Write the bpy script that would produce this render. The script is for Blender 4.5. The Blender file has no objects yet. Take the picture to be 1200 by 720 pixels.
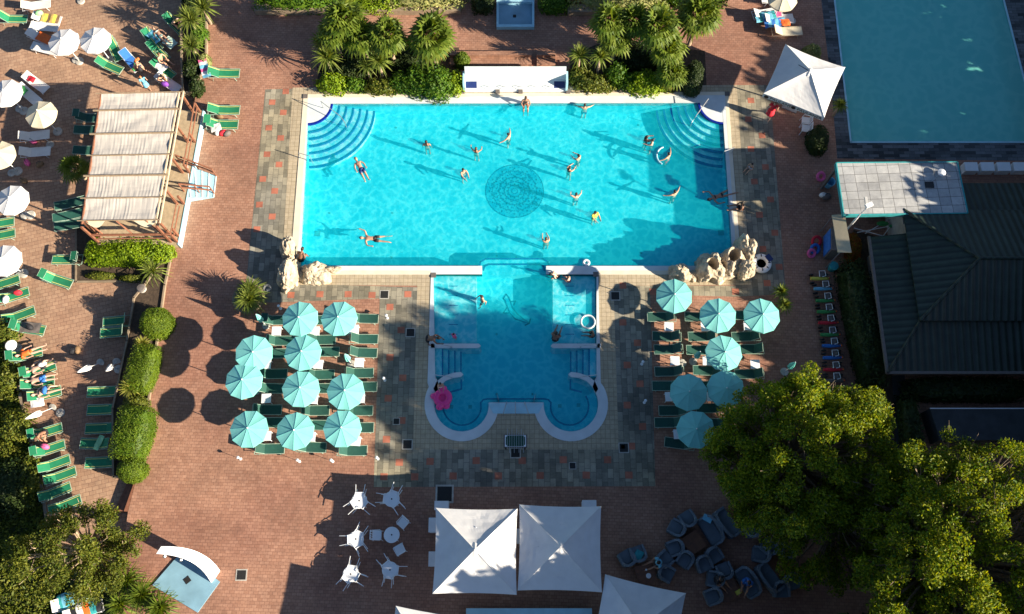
import bpy, bmesh, math, random
import numpy as np
from mathutils import Vector, Matrix, noise
from mathutils.geometry import tessellate_polygon
R=math.radians; PI=math.pi
random.seed(7); rng=np.random.default_rng(7)
sc=bpy.context.scene; COL=sc.collection
# ---------------------------------------------------------------- camera model
F=1040.0; T=R(18.5); HC=46.5; CX=604.0; CY=360.0
def G(px,py,z=0.0):
    """world point at height z seen at photo pixel (px,py)"""
    a=(px-CX)/F; b=-(py-CY)/F
    dx=a; dy=b*math.cos(T)+math.sin(T); dz=b*math.sin(T)-math.cos(T)
    s=(z-HC)/dz
    return Vector((dx*s,dy*s,z))
cam=bpy.data.cameras.new('camera'); camo=bpy.data.objects.new('camera',cam); COL.objects.link(camo)
camo.location=(0,0,HC); camo.rotation_euler=(T,0,0)
cam.lens=F/1200*36; cam.shift_x=-4/1200; cam.clip_end=2000; cam.clip_start=.5
sc.camera=camo
SE=R(22.5); SAZ=math.atan2(-.34,.94)   # direction towards the sun
S=Vector((math.cos(SE)*math.cos(SAZ),math.cos(SE)*math.sin(SAZ),math.sin(SE)))
sun=bpy.data.lights.new('sun','SUN'); sun.energy=5.0; sun.angle=R(.5); sun.color=(1,.87,.68)
suno=bpy.data.objects.new('sun',sun); COL.objects.link(suno); suno.rotation_euler=(-S).to_track_quat('-Z','Y').to_euler()
suno.location=(30,-10,40)
w=bpy.data.worlds.new('World'); sc.world=w; w.use_nodes=True
nt=w.node_tree; sky=nt.nodes.new('ShaderNodeTexSky'); sky.sky_type='NISHITA'; sky.sun_disc=False
sky.sun_elevation=SE; sky.sun_rotation=PI/2-SAZ; sky.air_density=1.0; sky.dust_density=.6; sky.ozone_density=3.5
nt.links.new(sky.outputs[0],nt.nodes['Background'].inputs[0]); nt.nodes['Background'].inputs[1].default_value=.048
vs=sc.view_settings; vs.view_transform='Standard'; vs.look='None'; vs.exposure=1.46; vs.gamma=1; vs.use_curve_mapping=False
sc.cycles.max_bounces=6; sc.cycles.transparent_max_bounces=12; sc.cycles.caustics_reflective=False; sc.cycles.caustics_refractive=False
# ---------------------------------------------------------------- materials
def newmat(name):
    m=bpy.data.materials.new(name); m.use_nodes=True
    return m,m.node_tree,m.node_tree.nodes['Principled BSDF']
def N(nt,t,**k):
    n=nt.nodes.new(t)
    for a,v in k.items():
        if a in n.inputs: n.inputs[a].default_value=v
        else: setattr(n,a,v)
    return n
def ramp(nt,src,stops):
    r=nt.nodes.new('ShaderNodeValToRGB'); e=r.color_ramp.elements
    while len(e)<len(stops): e.new(.5)
    for i,(p,c) in enumerate(stops): e[i].position=p; e[i].color=(*c,1)
    nt.links.new(src,r.inputs[0]); return r.outputs[0]
def mixc(nt,fac,a,b,mode='MIX'):
    m=nt.nodes.new('ShaderNodeMix'); m.data_type='RGBA'; m.blend_type=mode
    def put(i,v):
        if isinstance(v,(tuple,list)): m.inputs[i].default_value=(*v,1) if len(v)==3 else v
        elif isinstance(v,(int,float)): m.inputs[i].default_value=v
        else: nt.links.new(v,m.inputs[i])
    put(0,fac); put(6,a); put(7,b); return m.outputs[2]
def sc3(c,k): return tuple(min(1,x*k) for x in c)
def mat(name,c,rough=.7,var=.18,scale=3.0,bump=0.0,metal=0.0,trans=0.0,rnd=0.0,spec=None):
    m,nt,p=newmat(name)
    tc=N(nt,'ShaderNodeTexCoord'); nz=N(nt,'ShaderNodeTexNoise',Scale=scale,Detail=5.0)
    nt.links.new(tc.outputs['Object'],nz.inputs['Vector'])
    col=ramp(nt,nz.outputs[0],[(.3,sc3(c,1-var)),(.7,sc3(c,1+var))])
    if rnd:
        oi=N(nt,'ShaderNodeObjectInfo'); r=ramp(nt,oi.outputs['Random'],[(0,(1-rnd,)*3),(1,(1,1,1))])
        col=mixc(nt,1.0,col,r,'MULTIPLY')
    nt.links.new(col,p.inputs['Base Color']); p.inputs['Roughness'].default_value=rough; p.inputs['Metallic'].default_value=metal
    if spec is not None: p.inputs['Specular IOR Level'].default_value=spec
    if bump:
        b=N(nt,'ShaderNodeBump',Strength=bump,Distance=.05); nt.links.new(nz.outputs[0],b.inputs['Height']); nt.links.new(b.outputs[0],p.inputs['Normal'])
    if trans:
        out=nt.nodes['Material Output']; t=N(nt,'ShaderNodeBsdfTranslucent'); nt.links.new(col,t.inputs[0])
        ms=N(nt,'ShaderNodeMixShader'); ms.inputs[0].default_value=trans
        nt.links.new(p.outputs[0],ms.inputs[1]); nt.links.new(t.outputs[0],ms.inputs[2]); nt.links.new(ms.outputs[0],out.inputs[0])
    return m
def leafmat(name,a,b,tr=.35,scale=1.2):
    m,nt,p=newmat(name)
    g=N(nt,'ShaderNodeNewGeometry'); nz=N(nt,'ShaderNodeTexNoise',Scale=scale,Detail=3.0)
    tc=N(nt,'ShaderNodeTexCoord'); nt.links.new(tc.outputs['Object'],nz.inputs['Vector'])
    c1=mixc(nt,g.outputs['Random Per Island'],a,b)
    c2=ramp(nt,nz.outputs[0],[(.3,(.62,.66,.6)),(.7,(1.25,1.2,1.0))]); col=mixc(nt,1.0,c1,c2,'MULTIPLY')
    nt.links.new(col,p.inputs['Base Color']); p.inputs['Roughness'].default_value=.55; p.inputs['Specular IOR Level'].default_value=.25
    t=N(nt,'ShaderNodeBsdfTranslucent'); tcol=mixc(nt,1.0,col,(1.5,1.35,.5),'MULTIPLY'); nt.links.new(tcol,t.inputs[0])
    ms=N(nt,'ShaderNodeMixShader'); ms.inputs[0].default_value=tr
    nt.links.new(p.outputs[0],ms.inputs[1]); nt.links.new(t.outputs[0],ms.inputs[2]); nt.links.new(ms.outputs[0],nt.nodes['Material Output'].inputs[0])
    return m
def brickmat(name,cols,mortar,bw,bh,ms,rot=0,offset=.5,stain=.35,rough=.85,vary=None,bumpd=.02,sq=1.0):
    m,nt,p=newmat(name)
    tc=N(nt,'ShaderNodeTexCoord'); mp=N(nt,'ShaderNodeMapping'); mp.inputs['Rotation'].default_value=(0,0,rot)
    nt.links.new(tc.outputs['Object'],mp.inputs[0])
    b=N(nt,'ShaderNodeTexBrick',Scale=1.0); b.inputs['Brick Width'].default_value=bw; b.inputs['Row Height'].default_value=bh
    b.inputs['Mortar Size'].default_value=ms; b.offset=offset; b.inputs['Mortar Smooth'].default_value=.3
    b.inputs['Color1'].default_value=(*cols[0],1); b.inputs['Color2'].default_value=(*cols[1],1); b.inputs['Mortar'].default_value=(*mortar,1)
    nt.links.new(mp.outputs[0],b.inputs[0])
    nz=N(nt,'ShaderNodeTexNoise',Scale=.35,Detail=8.0,Roughness=.65); nt.links.new(tc.outputs['Object'],nz.inputs['Vector'])
    st=ramp(nt,nz.outputs[0],[(.3,(1-stain,)*3),(.55,(1,1,1)),(.75,(1+stain*.35,)*3)])
    col=mixc(nt,1.0,b.outputs[0],st,'MULTIPLY')
    n2=N(nt,'ShaderNodeTexNoise',Scale=3.0,Detail=9.0,Roughness=.8); nt.links.new(tc.outputs['Object'],n2.inputs['Vector'])
    st2=ramp(nt,n2.outputs[0],[(.35,(.72,.72,.74)),(.6,(1.08,1.07,1.05))]); col=mixc(nt,.8,col,mixc(nt,1.0,col,st2,'MULTIPLY'))
    if vary:
        n3=N(nt,'ShaderNodeTexNoise',Scale=.13,Detail=3.0); nt.links.new(tc.outputs['Object'],n3.inputs['Vector'])
        f=ramp(nt,n3.outputs[0],[(.45,(0,0,0)),(.62,(1,1,1))]); col=mixc(nt,f,col,mixc(nt,1.0,col,vary,'MULTIPLY'))
    nt.links.new(col,p.inputs['Base Color']); p.inputs['Roughness'].default_value=rough
    bp=N(nt,'ShaderNodeBump',Strength=.35,Distance=bumpd); bp.invert=True; nt.links.new(b.outputs['Fac'],bp.inputs['Height']); nt.links.new(bp.outputs[0],p.inputs['Normal'])
    return m
M={}
M['brick']=brickmat('brick_paving',((.335,.17,.11),(.42,.23,.155)),(.24,.12,.08),.24,.16,.012,rot=R(2),stain=.28,vary=(.86,.8,.82))
M['brickl']=brickmat('brick_paving_left',((.35,.21,.135),(.43,.275,.18)),(.25,.145,.095),.34,.22,.015,rot=R(-14),stain=.25,vary=(.88,.8,.78))
M['stone']=brickmat('stone_slabs',((.15,.145,.12),(.33,.31,.25)),(.10,.095,.08),.5,.3,.01,rot=R(90),offset=.37,stain=.5,vary=(1.35,1.25,1.05))
M['redtile']=mat('red_tile',(.38,.13,.08),.8,.3,1.5)
M['tan']=brickmat('tan_tiles',((.42,.35,.24),(.48,.40,.28)),(.27,.21,.13),.25,.25,.012,offset=0,stain=.14)
M['greyt']=brickmat('grey_pool_surround',((.03,.035,.04),(.16,.175,.19)),(.04,.04,.04),.6,.2,.01,rot=R(0),stain=.3)
M['rooftile']=brickmat('roof_slabs',((.34,.35,.36),(.48,.49,.49)),(.13,.13,.13),.62,.5,.015,rot=R(-2),offset=0,stain=.35,vary=(.75,.78,.8))
M['coping']=mat('white_coping',(.60,.65,.67),.5,.08,1.5)
M['cream']=mat('cream_edge',(.72,.64,.5),.6,.08,2)
M['plas']=mat('white_plastic',(.78,.8,.82),.4,.04,2)
M['wfab']=mat('white_fabric',(.74,.74,.74),.8,.05,2,trans=.12)
M['creamfab']=mat('cream_fabric',(.66,.6,.45),.8,.06,2,trans=.15)
M['canvas']=mat('roof_canvas',(.5,.465,.42),.85,.05,1.5)
M['sling']=mat('white_sling',(.7,.68,.64),.8,.06,3)
M['turq']=mat('turquoise_fabric',(.24,.70,.66),.8,.07,2,trans=.15,rnd=.12)
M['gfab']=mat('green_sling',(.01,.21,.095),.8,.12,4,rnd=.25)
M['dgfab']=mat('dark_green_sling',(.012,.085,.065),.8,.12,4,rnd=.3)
M['stripe']=mat('yellow_stripe',(.62,.6,.2),.8,.1,4)
M['gframe']=mat('pale_green_frame',(.30,.42,.34),.5,.1,4)
M['metal']=mat('steel',(.5,.52,.54),.35,.1,4,metal=.8)
M['white']=mat('white_paint',(.74,.75,.76),.5,.06,2)
M['dark']=mat('dark_rubber',(.02,.02,.022),.7,.2,4)
M['grate']=mat('dark_grate',(.012,.012,.012),.7,.2,9)
M['conc']=mat('concrete',(.42,.40,.36),.85,.2,3,bump=.3)
M['kerb']=mat('kerb_stone',(.25,.19,.13),.85,.2,3,bump=.3)
M['wood']=mat('brown_timber',(.22,.09,.05),.7,.25,6)
M['palewood']=mat('pale_timber',(.46,.38,.27),.75,.2,5)
M['deckf']=mat('timber_deck',(.40,.31,.2),.8,.2,5)
M['bluep']=mat('pale_blue_paint',(.36,.62,.72),.6,.1,2)
M['blueslab']=mat('blue_tray',(.2,.36,.46),.5,.15,1.2)
M['soil']=mat('soil',(.06,.04,.025),.95,.35,6,bump=.5)
M['rock']=mat('pale_rock',(.43,.36,.265),.9,.4,2.6,bump=1.0)
M['navy']=mat('navy',(.01,.025,.13),.5,.1,4)
M['poolblue']=mat('blue_tile_line',(.002,.015,.24),.4,.12,6)
M['pink']=mat('pink_vinyl',(.85,.05,.28),.3,.05,2)
M['clear']=mat('pale_vinyl',(.6,.66,.68),.25,.05,2)
M['bark']=mat('bark',(.22,.16,.11),.9,.3,8,bump=.6)
M['palebark']=mat('pale_bark',(.4,.3,.2),.9,.3,8,bump=.6)
M['rattan']=mat('grey_rattan',(.13,.16,.19),.7,.2,18,bump=.4)
M['cush']=mat('grey_cushion',(.11,.14,.17),.9,.1,3)
M['tabw']=mat('brown_table',(.16,.06,.025),.5,.25,6)
M['grn']=mat('dark_green_felt',(.012,.08,.045),.6,.1,5)
M['awn']=mat('beige_awning',(.5,.42,.28),.85,.05,9)
M['asph']=mat('asphalt',(.05,.055,.06),.9,.2,2)
M['black']=mat('black_paint',(.012,.012,.014),.5,.1,3)
M['glasst']=mat('lamp_lens',(.5,.5,.48),.2,.05,3)
for n_,c_ in dict(c_orange=(.8,.14,.02),c_red=(.65,.02,.04),c_blue=(.03,.16,.5),c_lblue=(.15,.45,.62),c_teal=(.03,.3,.32),c_yellow=(.72,.6,.08),c_purple=(.2,.05,.4),c_white=(.78,.76,.74),c_black=(.015,.015,.02),c_brown=(.2,.12,.06),c_pink=(.75,.12,.3),c_green=(.05,.3,.08),c_lgreen=(.3,.6,.3),c_mint=(.5,.68,.58),c_gold=(.6,.4,.12),c_grey=(.14,.12,.11)).items():
    M[n_]=mat(n_,c_,.75,.15,6)
for i_,c_ in enumerate([(.52,.30,.20),(.38,.19,.12),(.60,.38,.28),(.22,.11,.07)]): M['skin%d'%i_]=mat('skin_%s'%'abcd'[i_],c_,.5,.08,5)
M['hairk']=mat('dark_hair',(.02,.014,.01),.6,.2,20); M['hairb']=mat('brown_hair',(.09,.045,.02),.6,.2,20); M['hairr']=mat('ginger_hair',(.5,.15,.03),.6,.2,20)
M['leaf_big']=leafmat('tree_leaves',(.035,.11,.008),(.30,.33,.014),.38,.6)
M['leaf_far']=leafmat('far_leaves',(.03,.06,.012),(.06,.09,.02),.15,.5)
M['leaf_left']=leafmat('pine_leaves',(.06,.10,.012),(.19,.20,.03),.3,.6)
M['leaf_hedge']=leafmat('hedge_leaves',(.11,.2,.008),(.26,.36,.015),.3,1.0)
M['leaf_bush']=leafmat('bush_leaves',(.04,.12,.01),(.12,.21,.015),.3,1.0)
M['leaf_top']=leafmat('clipped_leaves',(.06,.12,.008),(.13,.18,.012),.2,1.5)
M['leaf_dark']=leafmat('dark_leaves',(.015,.035,.008),(.04,.06,.015),.15,1.0)
M['leaf_aut']=leafmat('autumn_leaves',(.25,.16,.01),(.3,.06,.02),.3,1.0)
M['leaf_pale']=leafmat('variegated_leaves',(.12,.17,.05),(.4,.4,.18),.3,1.0)
M['palm']=leafmat('palm_fronds',(.07,.13,.015),(.17,.22,.03),.3,1.2)
M['palmy']=leafmat('dry_palm_fronds',(.30,.22,.04),(.2,.2,.05),.3,1.2)
M['yucca']=leafmat('yucca_blades',(.11,.17,.03),(.24,.28,.07),.25,1.2)
M['agave']=leafmat('agave_blades',(.26,.28,.05),(.4,.38,.1),.25,1.2)
M['grass']=mat('rough_grass',(.035,.05,.012),.95,.5,.6,bump=.6)
# ribbed metal roof
def ribmat(name,axis):
    m,nt,p=newmat(name); tc=N(nt,'ShaderNodeTexCoord'); wv=N(nt,'ShaderNodeTexWave',Scale=.85,Distortion=.15)
    wv.bands_direction=axis; nt.links.new(tc.outputs['Object'],wv.inputs[0])
    nz=N(nt,'ShaderNodeTexNoise',Scale=1.3,Detail=8.0,Roughness=.7); nt.links.new(tc.outputs['Object'],nz.inputs['Vector'])
    c=ramp(nt,wv.outputs[1],[(.0,(.008,.016,.012)),(.3,(.018,.034,.025)),(.9,(.024,.042,.03))])
    c=mixc(nt,1.0,c,ramp(nt,nz.outputs[0],[(.35,(.55,.6,.55)),(.6,(1,1,1)),(.72,(1.7,1.6,1.4))]),'MULTIPLY')
    nt.links.new(c,p.inputs['Base Color']); p.inputs['Roughness'].default_value=.5
    b=N(nt,'ShaderNodeBump',Strength=.8,Distance=.06); nt.links.new(wv.outputs[1],b.inputs['Height']); nt.links.new(b.outputs[0],p.inputs['Normal']); return m
M['ribx']=ribmat('ribbed_roof_north_south','X'); M['riby']=ribmat('ribbed_roof_west','Y')
def poolmat(name,a,b):
    m,nt,p=newmat(name); tc=N(nt,'ShaderNodeTexCoord'); nz=N(nt,'ShaderNodeTexNoise',Scale=.4,Detail=4.0); nt.links.new(tc.outputs['Object'],nz.inputs['Vector'])
    nt.links.new(ramp(nt,nz.outputs[0],[(.35,a),(.65,b)]),p.inputs['Base Color']); p.inputs['Roughness'].default_value=.5; return m
M['floor']=poolmat('pool_floor',(.05,.60,.71),(.09,.68,.77))
M['shelf']=poolmat('pool_shelf',(.35,.72,.76),(.42,.76,.8))
M['mosaic']=mat('mosaic_tiles',(.0,.10,.22),.4,.15,6)
def watermat(name,lo,hi,caustic_scale=2.2,bs=.25,refl=1.0,turb=.30,body=(.01,.85,.97)):
    """rippled pool water: a net of caustic light is painted into its tint, and a bumped gloss mirrors the sky"""
    m,nt,p=newmat(name); nt.nodes.remove(p)
    tc=N(nt,'ShaderNodeTexCoord')
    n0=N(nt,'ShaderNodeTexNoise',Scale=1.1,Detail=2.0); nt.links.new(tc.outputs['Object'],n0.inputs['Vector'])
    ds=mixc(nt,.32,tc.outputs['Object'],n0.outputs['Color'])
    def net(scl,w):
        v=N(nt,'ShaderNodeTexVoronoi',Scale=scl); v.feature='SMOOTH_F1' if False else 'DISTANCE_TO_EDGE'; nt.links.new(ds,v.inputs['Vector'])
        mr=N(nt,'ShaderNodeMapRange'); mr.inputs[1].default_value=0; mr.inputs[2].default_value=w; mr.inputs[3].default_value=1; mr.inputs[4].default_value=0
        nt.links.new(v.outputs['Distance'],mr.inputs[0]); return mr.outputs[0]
    a=net(caustic_scale,.34); b=net(caustic_scale*1.9,.42)
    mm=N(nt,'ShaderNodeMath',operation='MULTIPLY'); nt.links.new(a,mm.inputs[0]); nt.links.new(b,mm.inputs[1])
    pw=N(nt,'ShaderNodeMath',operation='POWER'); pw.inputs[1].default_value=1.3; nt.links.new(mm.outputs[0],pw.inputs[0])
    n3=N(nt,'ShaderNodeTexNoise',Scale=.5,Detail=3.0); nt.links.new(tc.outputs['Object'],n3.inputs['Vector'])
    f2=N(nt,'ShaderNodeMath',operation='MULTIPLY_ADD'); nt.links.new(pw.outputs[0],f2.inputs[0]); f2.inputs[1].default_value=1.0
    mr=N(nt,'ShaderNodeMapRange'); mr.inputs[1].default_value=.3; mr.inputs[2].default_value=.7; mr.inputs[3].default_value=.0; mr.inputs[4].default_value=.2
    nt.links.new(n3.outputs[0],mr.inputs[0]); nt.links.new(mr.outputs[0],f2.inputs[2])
    col=ramp(nt,f2.outputs[0],[(0,lo),(.35,tuple(a*.75+b*.25 for a,b in zip(lo,hi))),(.62,hi)])  # tint ramp paints focused sunlight as bright lines of the net
    tr=N(nt,'ShaderNodeBsdfTransparent'); nt.links.new(col,tr.inputs[0])
    gl=N(nt,'ShaderNodeBsdfGlossy'); gl.inputs['Roughness'].default_value=.08
    n4=N(nt,'ShaderNodeTexNoise',Scale=3.2,Detail=5.0,Distortion=.6); nt.links.new(tc.outputs['Object'],n4.inputs['Vector'])
    bp=N(nt,'ShaderNodeBump',Strength=bs,Distance=.3); nt.links.new(n4.outputs[0],bp.inputs['Height']); nt.links.new(bp.outputs[0],gl.inputs['Normal'])
    ge=N(nt,'ShaderNodeNewGeometry'); dt=N(nt,'ShaderNodeVectorMath',operation='DOT_PRODUCT'); nt.links.new(ge.outputs['Incoming'],dt.inputs[0]); nt.links.new(bp.outputs[0],dt.inputs[1])
    ab=N(nt,'ShaderNodeMath',operation='ABSOLUTE'); nt.links.new(dt.outputs['Value'],ab.inputs[0])
    sb_=N(nt,'ShaderNodeMath',operation='SUBTRACT'); sb_.inputs[0].default_value=1; nt.links.new(ab.outputs[0],sb_.inputs[1]); sb_.use_clamp=True
    p5=N(nt,'ShaderNodeMath',operation='POWER'); nt.links.new(sb_.outputs[0],p5.inputs[0]); p5.inputs[1].default_value=5
    fm=N(nt,'ShaderNodeMath',operation='MULTIPLY_ADD'); nt.links.new(p5.outputs[0],fm.inputs[0]); fm.inputs[1].default_value=.98; fm.inputs[2].default_value=.02*refl; fm.use_clamp=True
    # light scattered back by the water itself, multiplied by the painted caustic net
    df=N(nt,'ShaderNodeBsdfDiffuse'); nt.links.new(mixc(nt,1.0,col,(*body,),'MULTIPLY'),df.inputs[0]); tl=N(nt,'ShaderNodeBsdfTranslucent'); tl.inputs[0].default_value=(*body,1)
    m1=N(nt,'ShaderNodeMixShader'); m1.inputs[0].default_value=.3; nt.links.new(df.outputs[0],m1.inputs[1]); nt.links.new(tl.outputs[0],m1.inputs[2])
    m2=N(nt,'ShaderNodeMixShader'); m2.inputs[0].default_value=turb; nt.links.new(tr.outputs[0],m2.inputs[1]); nt.links.new(m1.outputs[0],m2.inputs[2])
    ms=N(nt,'ShaderNodeMixShader'); nt.links.new(fm.outputs[0],ms.inputs[0]); nt.links.new(m2.outputs[0],ms.inputs[1]); nt.links.new(gl.outputs[0],ms.inputs[2])
    nt.links.new(ms.outputs[0],nt.nodes['Material Output'].inputs[0]); return m
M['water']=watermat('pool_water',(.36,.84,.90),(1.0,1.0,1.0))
M['water2']=watermat('second_pool_water',(.55,.9,.93),(.75,.98,1.0),caustic_scale=1.3,bs=.25,refl=1.8,turb=.8,body=(.34,.86,.74))
# ---------------------------------------------------------------- mesh helpers
class MB:
    def __init__(s): s.v=[]; s.f=[]; s.mi=[]; s.k=0
    def add(s,vs,fs,m=None):
        o=len(s.v); s.v+= [tuple(x) for x in vs]; s.f+=[tuple(i+o for i in f) for f in fs]; s.mi+=[s.k if m is None else m]*len(fs); return s
    def box(s,c,d,rz=0,mx=None):
        x,y,z=[a/2 for a in d]; P=[Vector((i*x,j*y,k*z)) for i in(-1,1) for j in(-1,1) for k in(-1,1)]
        q=Matrix.Rotation(rz,3,'Z') if mx is None else mx
        P=[q@p+Vector(c) for p in P]
        return s.add(P,[(0,1,3,2),(4,6,7,5),(0,4,5,1),(2,3,7,6),(0,2,6,4),(1,5,7,3)])
    def tube(s,pts,r,n=6,cap=True):
        pts=[Vector(p) for p in pts]; rr=r if isinstance(r,(list,tuple)) else [r]*len(pts); o=len(s.v); vs=[]; fs=[]
        for i,p in enumerate(pts):
            d=(pts[min(i+1,len(pts)-1)]-pts[max(i-1,0)])
            if d.length<1e-9: d=Vector((0,0,1))
            d.normalize(); a=d.cross(Vector((0,0,1)) if abs(d.z)<.9 else Vector((1,0,0))).normalized(); b=d.cross(a)
            for j in range(n):
                t=2*PI*j/n; vs.append(p+a*math.cos(t)*rr[i]+b*math.sin(t)*rr[i])
        for i in range(len(pts)-1):
            for j in range(n): fs.append((i*n+j,i*n+(j+1)%n,(i+1)*n+(j+1)%n,(i+1)*n+j))
        if cap: fs.append(tuple(range(n))[::-1]); fs.append(tuple((len(pts)-1)*n+j for j in range(n)))
        return s.add(vs,fs)
    def lathe(s,prof,n=16,c=(0,0,0),sx=1,sy=1):
        vs=[];fs=[]
        for r,z in prof:
            for j in range(n): t=2*PI*j/n; vs.append((c[0]+r*math.cos(t)*sx,c[1]+r*math.sin(t)*sy,c[2]+z))
        for i in range(len(prof)-1):
            for j in range(n): fs.append((i*n+j,i*n+(j+1)%n,(i+1)*n+(j+1)%n,(i+1)*n+j))
        fs.append(tuple(range(n))[::-1]); fs.append(tuple((len(prof)-1)*n+j for j in range(n)))
        return s.add(vs,fs)
    def ell(s,c,r,n=12,m=8,mx=None):
        vs=[];fs=[]
        for i in range(m+1):
            a=PI*i/m-PI/2
            for j in range(n):
                t=2*PI*j/n; p=Vector((math.cos(a)*math.cos(t)*r[0],math.cos(a)*math.sin(t)*r[1],math.sin(a)*r[2]))
                if mx is not None: p=mx@p
                vs.append(p+Vector(c))
        for i in range(m):
            for j in range(n): fs.append((i*n+j,i*n+(j+1)%n,(i+1)*n+(j+1)%n,(i+1)*n+j))
        return s.add(vs,fs)
    def torus(s,c,Rm,r,n=24,m=8,sz=1):
        vs=[];fs=[]
        for i in range(n):
            t=2*PI*i/n
            for j in range(m):
                u=2*PI*j/m; q=Rm+r*math.cos(u); vs.append((c[0]+q*math.cos(t),c[1]+q*math.sin(t),c[2]+r*math.sin(u)*sz))
        for i in range(n):
            for j in range(m): fs.append((i*m+j,((i+1)%n)*m+j,((i+1)%n)*m+(j+1)%m,i*m+(j+1)%m))
        return s.add(vs,fs)
    def prism(s,poly,z0,z1,holes=(),bottom=False,sides=True):
        """poly: list of (x,y); top face at z1, sides down to z0"""
        loops=[list(poly)]+[list(h) for h in holes]
        flat=[Vector((p[0],p[1],0)) for l in loops for p in l]
        tr=tessellate_polygon([[Vector((p[0],p[1],0)) for p in l] for l in loops])
        o=[]; 
        for t in tr:
            a,b,c=[flat[i] for i in t]
            o.append(tuple(t) if (b-a).cross(c-a).z>0 else (t[0],t[2],t[1]))
        s.add([(p.x,p.y,z1) for p in flat],o)
        if bottom: s.add([(p.x,p.y,z0) for p in flat],[x[::-1] for x in o])
        if sides:
            for l in loops:
                n=len(l); s.add([(p[0],p[1],z1) for p in l]+[(p[0],p[1],z0) for p in l],[(i,n+i,n+(i+1)%n,(i+1)%n) for i in range(n)])
        return s
    def build(s,name,mats,parent=None,loc=(0,0,0),rz=0,smooth=False):
        me=bpy.data.meshes.new(name); me.from_pydata(s.v,[],s.f); 
        if not isinstance(mats,(list,tuple)): mats=[mats]
        for m in mats: me.materials.append(M[m] if isinstance(m,str) else m)
        if len(mats)>1: me.polygons.foreach_set('material_index',s.mi)
        if smooth: me.polygons.foreach_set('use_smooth',[True]*len(me.polygons))
        me.update(); o=bpy.data.objects.new(name,me); COL.objects.link(o); o.location=loc; o.rotation_euler=(0,0,rz)
        if parent is not None: o.parent=parent
        return o
def tag(o,label=None,cat=None,group=None,kind=None):
    for k,v in (('label',label),('category',cat),('group',group),('kind',kind)):
        if v: o[k]=v
    return o
def empty(name,label,cat,loc=(0,0,0),rz=0,group=None,s=1,rot=None):
    o=bpy.data.objects.new(name,None); COL.objects.link(o); o.location=loc; o.rotation_euler=rot or (0,0,rz); o.scale=(s,s,s) if not isinstance(s,tuple) else s
    o.empty_display_size=.2
    return tag(o,label,cat,group)
PROTO={}
def inst(key,builder,name,label,cat,loc,rz=0,s=1,group=None,rot=None):
    """first call builds the thing with its parts; later calls copy the thing, its parts and their sub-parts"""
    r=empty(name,label,cat,loc,rz,group,s,rot)
    if key not in PROTO: builder(r); PROTO[key]=r; return r
    for ch in PROTO[key].children:
        c=ch.copy(); COL.objects.link(c); c.parent=r
        for g in ch.children:
            d=g.copy(); COL.objects.link(d); d.parent=c
    return r
def xy(L,z=0): return [G(a,b,z).xy for a,b in L]
def arc(cx,cy,r,a0,a1,n=16,ry=None): return [(cx+r*math.cos(R(a0+(a1-a0)*i/n)),cy-(ry or r)*math.sin(R(a0+(a1-a0)*i/n))) for i in range(n+1)]
def leaves(pts,size,up=.0,aspect=.55,jit=.35,nrm=None):
    """rhombic leaf faces at pts (numpy Nx3), as verts and faces"""
    n=len(pts); d=rng.normal(size=(n,3)); d/=np.linalg.norm(d,axis=1)[:,None]
    q=rng.normal(size=(n,3)); 
    if nrm is not None: q=nrm+q*.55; d=d-nrm*(d*nrm).sum(1)[:,None]*.6; d/=np.linalg.norm(d,axis=1)[:,None]
    else: q[:,2]+=up
    b=np.cross(d,q); b/=np.maximum(np.linalg.norm(b,axis=1)[:,None],1e-6)
    s=size*(1+jit*rng.uniform(-1,1,size=n))[:,None]
    v=np.stack([pts-d*s*.5,pts+b*s*aspect*.5,pts+d*s*.5,pts-b*s*aspect*.5],1).reshape(-1,3)
    return v
def leafobj(name,pts,size,m,parent=None,extra=None,**k):
    v=leaves(pts,size,**k); n=len(pts); me=bpy.data.meshes.new(name)
    ev,ef=([],[]) if extra is None else extra
    nv=len(v)
    me.from_pydata(v.tolist()+[tuple(x) for x in ev],[],[(4*i,4*i+1,4*i+2,4*i+3) for i in range(n)]+[tuple(a+nv for a in f) for f in ef])
    me.materials.append(M[m]); o=bpy.data.objects.new(name,me); COL.objects.link(o)
    if parent is not None: o.parent=parent
    return o
# ================================================================= SETTING
ZL=-.45
def struct(o): o['kind']='structure'; return o
# outer outline of the white coping (photo pixels, ground level), then the water's edge
lobeR=lambda r,a0,a1,n=18: arc(669,474,r,a0,a1,n); lobeL=lambda r,a0,a1,n=18: arc(541,474,r,a0,a1,n)
OUT=[(356,111),(853,108),(869,322),(701,322),(704,449)]+lobeR(43.5,28,-198,26)+[(623,485),(587,485)]+lobeL(43.5,18,-208,26)+[(501,449),(505,322),(340,322)]
WAT=[(362,122),(846,121),(859,312),(640,312),(640,322),(699,322),(699,440)]+lobeR(32,38,-180,20)+[(637,472),(573,472)]+lobeL(32,0,-218,20)+[(510,440),(508,322),(565,322),(565,312),(352,312)]
OUTw=xy(OUT); WATw=xy(WAT)
RP=xy([(962,-140),(997,167),(1219,167),(1140,-140)])     # the other pool
big=lambda x0,x1,y0,y1:[(x0,y0),(x1,y0),(x1,y1),(x0,y1)]
hole1=big(-13.2,13.9,1.5,33.5)
terr=[(248,-140),(240,0),(233,60),(229,112),(221,170),(206,283),(194,335),(178,450),(165,540),(150,600),(142,660),(128,800)]
terrw=xy(terr)+xy([(1330,800),(1330,-140)])
tw=terrw[::-1]
struct(MB().prism([(-400,-400),(400,-400),(400,400),(-400,400)],-1.5,-.56,holes=[[(-13,-3),(30,-3),(30,48),(-13,48)]],sides=False).build('ground','grass'))
struct(MB().prism(tw,-.56,0,holes=[OUTw,RP]).build('brick_terrace','brick'))
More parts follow.
